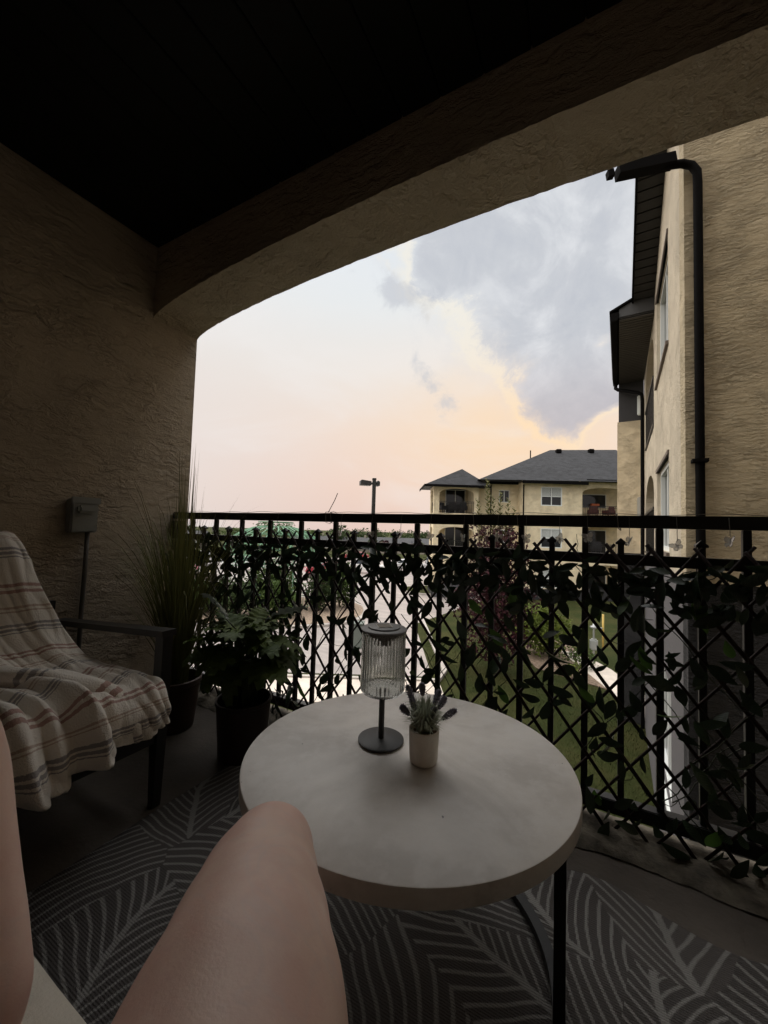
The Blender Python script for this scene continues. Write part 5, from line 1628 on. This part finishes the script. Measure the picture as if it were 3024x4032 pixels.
def lounge(name, loc, rz, wid, label, cat):
    """front faces local +x, seat front edge at x = 0, width along y"""
    t = tag(empty(name, loc, rz), label, cat)
    h = wid / 2
    for s_ in (-1, 1):
        y = s_ * (h + 0.01)
        leg = MB().add([(-.055, y - .018, .27), (-.01, y - .018, .27), (-.01, y + .018, .27), (-.055, y + .018, .27), (-.05, y - .013, 0), (-.02, y - .013, 0), (-.02, y + .013, 0), (-.05, y + .013, 0),
                        (-.05, y - .018, .585), (-.005, y - .018, .585), (-.005, y + .018, .585), (-.05, y + .018, .585)],
                       [(4, 7, 6, 5), (0, 1, 5, 4), (1, 2, 6, 5), (2, 3, 7, 6), (3, 0, 4, 7), (0, 1, 9, 8), (1, 2, 10, 9), (2, 3, 11, 10), (3, 0, 8, 11), (8, 9, 10, 11)])
        obj('front_leg', leg, M_frame, t)
        obj('armrest', MB().bar((-0.0, y, .596), (-0.80, y, .528), .052, .022), M_frame, t)
        obj('rear_leg', MB().bar((-0.70, y, 0.27), (-0.86, y, 0.0), .032, .04).bar((-0.70, y, 0.27), (-0.80, y, 0.518), .032, .04), M_frame, t)
        obj('side_rail', MB().bar((-0.056, y, .245), (-0.70, y, .235), .03, .045), M_frame, t)
    obj('front_rail', MB().box(-.05, -.02, -h + .01, h - .01, .222, .266), M_frame, t)
    obj('back_rail', MB().box(-.74, -.70, -h - .006, h + .006, .24, .28).bar((-.83, -h, .60), (-.83, h, .60), .03, .04), M_frame, t)
    sl = MB()
    for k in range(7): sl.box(-.69 + k * .095, -.64 + k * .095, -h + .02, h - .02, .267, .277)
    obj('seat_slats', sl, M_frame, t)
    n_ = 1 if wid < .8 else 2
    for k in range(n_):
        a, b_ = -h + .012 + (wid - .024) / n_ * k, -h + .012 + (wid - .024) / n_ * (k + 1) - .004
        obj('seat_cushion', cushion(-.70, .035, a, b_, .282, .412, .018, k), M_cush, t, smooth=True)
        Mx = Matrix.Translation((-.66, 0, .40)) @ Matrix.Rotation(R(-16), 4, 'Y')
        obj('back_cushion', cushion(-.07, .07, a + .0, b_ - (.10 if n_ == 1 else 0), .0, .47, .0, k + 4, Mx), M_cush, t, smooth=True)
    return t


lounge('armchair', (-1.300, 0.535, 0), 0, 0.62, 'black framed patio armchair with cream cushions by the stucco wall', 'armchair')
lounge('patio_sofa', (-0.36, 0.235, 0.0), R(90), 1.22, 'cream cushioned patio sofa under the bare legs', 'sofa')

# ================================================================== striped fleece blanket
E0 = [(-2.150, .62, .62), (-2.135, .64, .86), (-2.07, .655, .905), (-1.975, .665, .868), (-1.89, .69, .745), (-1.823, .73, .612), (-1.745, .76, .515), (-1.66, .785, .452), (-1.55, .80, .436), (-1.40, .815, .436), (-1.285, .82, .425), (-1.245, .822, .375), (-1.243, .82, .325)]
E1 = [(-2.175, .15, .60), (-2.160, .15, .86), (-2.10, .15, .925), (-2.00, .16, .90), (-1.94, .18, .76), (-1.91, .20, .62), (-1.86, .23, .50), (-1.74, .26, .452), (-1.60, .28, .440), (-1.42, .29, .440), (-1.285, .30, .430), (-1.243, .30, .38), (-1.240, .30, .315)]


def cat(P, t):
    n_ = len(P) - 1; f = min(max(t, 0), 1) * n_; i = min(int(f), n_ - 1); f -= i
    p = [Vector(P[max(0, min(n_, i + k))]) for k in (-1, 0, 1, 2)]
    return 0.5 * ((2 * p[1]) + (-p[0] + p[2]) * f + (2 * p[0] - 5 * p[1] + 4 * p[2] - p[3]) * f * f + (-p[0] + 3 * p[1] - 3 * p[2] + p[3]) * f ** 3)


NS, NT = 150, 110
blk = MB(); blk.uv = []
base_l = 0
for i in range(NS + 1):
    s_ = i / NS
    a, b_ = cat(E0, s_), cat(E1, s_)
    for j in range(NT + 1):
        t = j / NT
        p = a.lerp(b_, t)
        tang = (cat(E0, min(1, s_ + .01)).lerp(cat(E1, min(1, s_ + .01)), t) - cat(E0, max(0, s_ - .01)).lerp(cat(E1, max(0, s_ - .01)), t)).normalized()
        side = (b_ - a).normalized(); nrm = side.cross(tang).normalized()
        if nrm.z < 0 and nrm.x < 0: nrm = -nrm
        if nrm.dot(Vector((1, 0, 1))) < 0: nrm = -nrm
        k1 = 0.35 + 0.65 * min(1, max(0, (s_ - .15) / .35))
        f = 0
        for (tc_, dr, w, A) in ((.14, -.02, .045, .016), (.36, .10, .05, .045), (.50, .16, .045, .032), (.66, .10, .05, .045), (.85, 0, .05, .03)):
            x = (t - tc_ - dr * math.sin(s_ * 2.6) - .02 * math.sin(s_ * 9 + tc_ * 20)) / w
            f += A * math.exp(-x * x)
        f *= k1
        f += .012 * noise.noise(Vector((s_ * 5, t * 5, 1.7))) + .005 * noise.noise(Vector((s_ * 16, t * 14, 4.7)))
        if s_ < .18: f *= .4
        # gathers where the cloth bunches at the front of the seat
        fr = max(0, (s_ - .62) / .38)
        ph = t * 13 + s_ * 6 + 2.2 * noise.noise(Vector((t * 4, s_ * 5, 0)))
        f += .042 * fr * min(1, max(0, t - .12) * 3) * abs(math.sin(ph)) ** .8 + .016 * fr * abs(math.sin(ph * 2.3 + 2 * noise.noise(Vector((t * 9, s_ * 8, 3)))))
        f += .014 * k1 * abs(noise.noise(Vector((s_ * 4 + t * 3, t * 20, 8.1)))) + .008 * abs(noise.noise(Vector((s_ * 14 - t * 6, t * 17, 2.1))))
        p = p + nrm * (f + .006)
        p.z += 0 if s_ < .9 else -.025 * (s_ - .9) / .1 * (.5 + .5 * math.sin(t * 11 + 1)) * min(1, t * 4)
        blk.v.append(tuple(p)); blk.uv.append((t * .62, s_ * 1.42))
for i in range(NS):
    for j in range(NT):
        a = i * (NT + 1) + j
        blk.f.append((a, a + 1, a + NT + 2, a + NT + 1))


def roll(path, rads, n_=22, u0=.2, v0=.9, seed=0):
    """a thick fold of the same cloth"""
    o0 = len(blk.v); path = [Vector(p) for p in path]; m_ = 40
    for i in range(m_ + 1):
        t = i / m_; p = cat(path, t); d_ = (cat(path, min(1, t + .02)) - cat(path, max(0, t - .02))).normalized()
        f = t * (len(rads) - 1); k = min(int(f), len(rads) - 2); rr = rads[k] + (rads[k + 1] - rads[k]) * (f - k)
        sd = d_.cross(Vector((0, 0, 1))).normalized(); up_ = sd.cross(d_)
        for j in range(n_):
            an = 2 * math.pi * j / n_
            q_ = rr * (1 + .45 * noise.noise(Vector((t * 7 + seed, math.cos(an) * 1.5, math.sin(an) * 1.5))))
            blk.v.append(tuple(p + sd * math.cos(an) * q_ + up_ * math.sin(an) * q_ * .72)); blk.uv.append((u0 + j * .008, v0 + t * .45))
    for i in range(m_):
        for j in range(n_):
            a = o0 + i * n_ + j; b_ = o0 + i * n_ + (j + 1) % n_
            blk.f.append((a, b_, b_ + n_, a + n_))
    blk.f.append(tuple(o0 + j for j in range(n_))); blk.f.append(tuple(o0 + m_ * n_ + j for j in range(n_)))


roll([(-1.86, .47, .56), (-1.76, .49, .50), (-1.62, .53, .485), (-1.46, .60, .485), (-1.31, .67, .455), (-1.235, .71, .37), (-1.225, .72, .315)], [.022, .032, .034, .03, .03, .026, .015], seed=1)
M_blk = bpy.data.materials.new('blanket_fleece'); M_blk.use_nodes = True
q = G(M_blk.node_tree); b = M_blk.node_tree.nodes['Principled BSDF']
uv = q.node('ShaderNodeTexCoord').outputs['UV']; sp = q.sep(uv)
nz = q.m('MULTIPLY', q.m('SUBTRACT', q.noise(uv, 160, 2, 0.6), 0.5), 0.006)
vv_ = q.m('ADD', sp[1], nz)


def stripe(cen, half, per=0.235):
    return q.m('LESS_THAN', q.m('ABSOLUTE', q.m('SUBTRACT', q.m('FRACT', q.m('DIVIDE', q.m('SUBTRACT', vv_, cen - per / 2), per)), 0.5)), half / per)


c = q.mix(0.0, (0.88, 0.82, 0.74), (0.88, 0.82, 0.74))
for (cen, hw, col_) in ((0.02, .0048, (0.34, 0.115, 0.085)), (0.038, .0048, (0.34, 0.115, 0.085)), (0.085, .0035, (0.50, 0.33, 0.24)), (0.098, .0025, (0.50, 0.33, 0.24)), (0.145, .0045, (0.15, 0.14, 0.16)), (0.160, .0045, (0.15, 0.14, 0.16)), (0.172, .002, (0.15, 0.14, 0.16))):
    c = q.mix(q.m('MULTIPLY', stripe(cen, hw), 0.8), c, col_)
wash = q.noise(uv, 45, 3, 0.6)
c = q.mix(q.m('MULTIPLY', wash, 0.3), c, (0.76, 0.70, 0.62))
q.put(b.inputs['Base Color'], c); b.inputs['Roughness'].default_value = 1.0; b.inputs['Specular IOR Level'].default_value = 0.05
b.inputs['Sheen Weight'].default_value = 0.25
bn = q.node('ShaderNodeBump'); bn.inputs['Distance'].default_value = 0.004
q.put(bn.inputs['Height'], q.noise(q.node('ShaderNodeNewGeometry').outputs['Position'], 230, 3, 0.7)); q.put(b.inputs['Normal'], bn.outputs[0])
bo = tag(obj('striped_blanket', blk, M_blk, smooth=True), 'cream fleece blanket with red and grey stripes draped over the armchair', 'blanket')
sm = bo.modifiers.new('thick', 'SOLIDIFY'); sm.thickness = 0.008; sm.offset = 0

# ================================================================== the sitting person's legs
M_skin = bpy.data.materials.new('skin'); M_skin.use_nodes = True
q = G(M_skin.node_tree); b = M_skin.node_tree.nodes['Principled BSDF']
co = q.node('ShaderNodeNewGeometry').outputs['Position']
c = q.mix(q.smooth(q.noise(co, 11, 5, 0.65), 0.36, 0.68), (0.86, 0.63, 0.53), (0.78, 0.52, 0.44))
kn = q.smooth(q.vm('DISTANCE', co, (-0.39, 0.41, 0.57)), 0.13, 0.03)
c = q.mix(q.m('MULTIPLY', kn, 0.45), c, (0.80, 0.48, 0.41))
vnn = q.m('ABSOLUTE', q.m('SUBTRACT', q.noise(co, 8, 3, 0.5, 0.6), 0.5))
c = q.mix(q.m('MULTIPLY', q.m('SUBTRACT', 1.0, q.smooth(vnn, 0.0, 0.03)), 0.16), c, (0.64, 0.54, 0.53))
c = q.mix(q.m('MULTIPLY', q.smooth(q.noise(co, 60, 3, 0.6), 0.45, 0.75), 0.25), c, (0.80, 0.52, 0.44))
c = q.mix(q.smooth(q.noise(co, 75, 1, 0.5), 0.80, 0.83), c, (0.30, 0.13, 0.09))
q.put(b.inputs['Base Color'], c); b.inputs['Roughness'].default_value = 0.45; b.inputs['Specular IOR Level'].default_value = 0.5
b.inputs['Subsurface Weight'].default_value = 0.12; b.inputs['Subsurface Radius'].default_value = (0.012, 0.005, 0.003); b.inputs['Subsurface Scale'].default_value = 1.0
bn = q.node('ShaderNodeBump'); bn.inputs['Distance'].default_value = 0.00022; q.put(bn.inputs['Height'], q.noise(co, 380, 3, 0.6)); q.put(b.inputs['Normal'], bn.outputs[0])


def limb(mb, pts):
    """pts: (x, y, z, r) control points, filled with close spheres"""
    P3 = [p[:3] for p in pts]; n_ = len(pts) - 1
    m_ = 16 * n_
    for i in range(m_ + 1):
        t = i / m_; c_ = cat(P3, t); f = t * n_; k = min(int(f), n_ - 1); f -= k
        f = f * f * (3 - 2 * f)
        rr = pts[k][3] + (pts[k + 1][3] - pts[k][3]) * f
        bm = bmesh.new(); bmesh.ops.create_icosphere(bm, subdivisions=3, radius=rr, matrix=Matrix.Translation(c_)); mb.bm(bm)


pb = MB()
RIGHT = [(-0.10, -0.06, .545, .099), (-0.162, .10, .58, .098), (-0.229, .210, .583, .0915), (-0.284, .281, .573, .081), (-0.329, .336, .563, .071), (-0.360, .382, .556, .0605), (-0.374, .404, .540, .0545),
         (-0.387, .405, .465, .052), (-0.40, .375, .36, .058), (-0.405, .35, .24, .050), (-0.41, .32, .12, .036), (-0.41, .31, .07, .034)]
LEFT = [(-0.27, -0.10, .53, .098), (-0.42, .0, .62, .092), (-0.55, .08, .70, .078), (-0.648, .138, .722, .066), (-0.664, .165, .68, .060), (-0.628, .165, .61, .060), (-0.590, .165, .54, .060), (-0.560, .17, .49, .054), (-0.545, .172, .455, .04)]
limb(pb, RIGHT); limb(pb, LEFT)
limb(pb, [(-0.10, -0.06, .545, .098), (-0.185, -0.12, .55, .115), (-0.27, -0.10, .53, .098)])
limb(pb, [(-0.185, -0.12, .55, .115), (-0.18, -0.22, .62, .12), (-0.17, -0.29, .70, .115)])
limb(pb, [(-0.41, .31, .055, .036), (-0.415, .37, .045, .032), (-0.42, .45, .03, .022)])
limb(pb, [(-0.545, .165, .448, .038), (-0.61, .17, .442, .030), (-0.70, .18, .434, .020)])
pe = obj('person', pb, M_skin, smooth=True)
rm = pe.modifiers.new('skin', 'REMESH'); rm.mode = 'VOXEL'; rm.voxel_size = 0.006; rm.use_smooth_shade = True
sm = pe.modifiers.new('relax', 'SMOOTH'); sm.factor = 0.6; sm.iterations = 14
dg = bpy.context.evaluated_depsgraph_get()
me = bpy.data.meshes.new_from_object(pe.evaluated_get(dg)); pe.modifiers.clear(); pe.data = me
me.polygons.foreach_set('use_smooth', [True] * len(me.polygons))
tag(pe, 'sitting person with bare legs and bent knees in front of the table', 'person')
sb = MB()
limb(sb, [(-0.115, -0.03, .552, .106), (-0.185, -0.12, .55, .122), (-0.285, -0.09, .538, .106)])
limb(sb, [(-0.185, -0.12, .55, .122), (-0.18, -0.22, .62, .127), (-0.17, -0.30, .70, .122)])
so = obj('shorts', sb, material('shorts_cloth', (0.05, 0.05, 0.06), 0.9), pe, smooth=True)
rm = so.modifiers.new('skin', 'REMESH'); rm.mode = 'VOXEL'; rm.voxel_size = 0.008; rm.use_smooth_shade = True
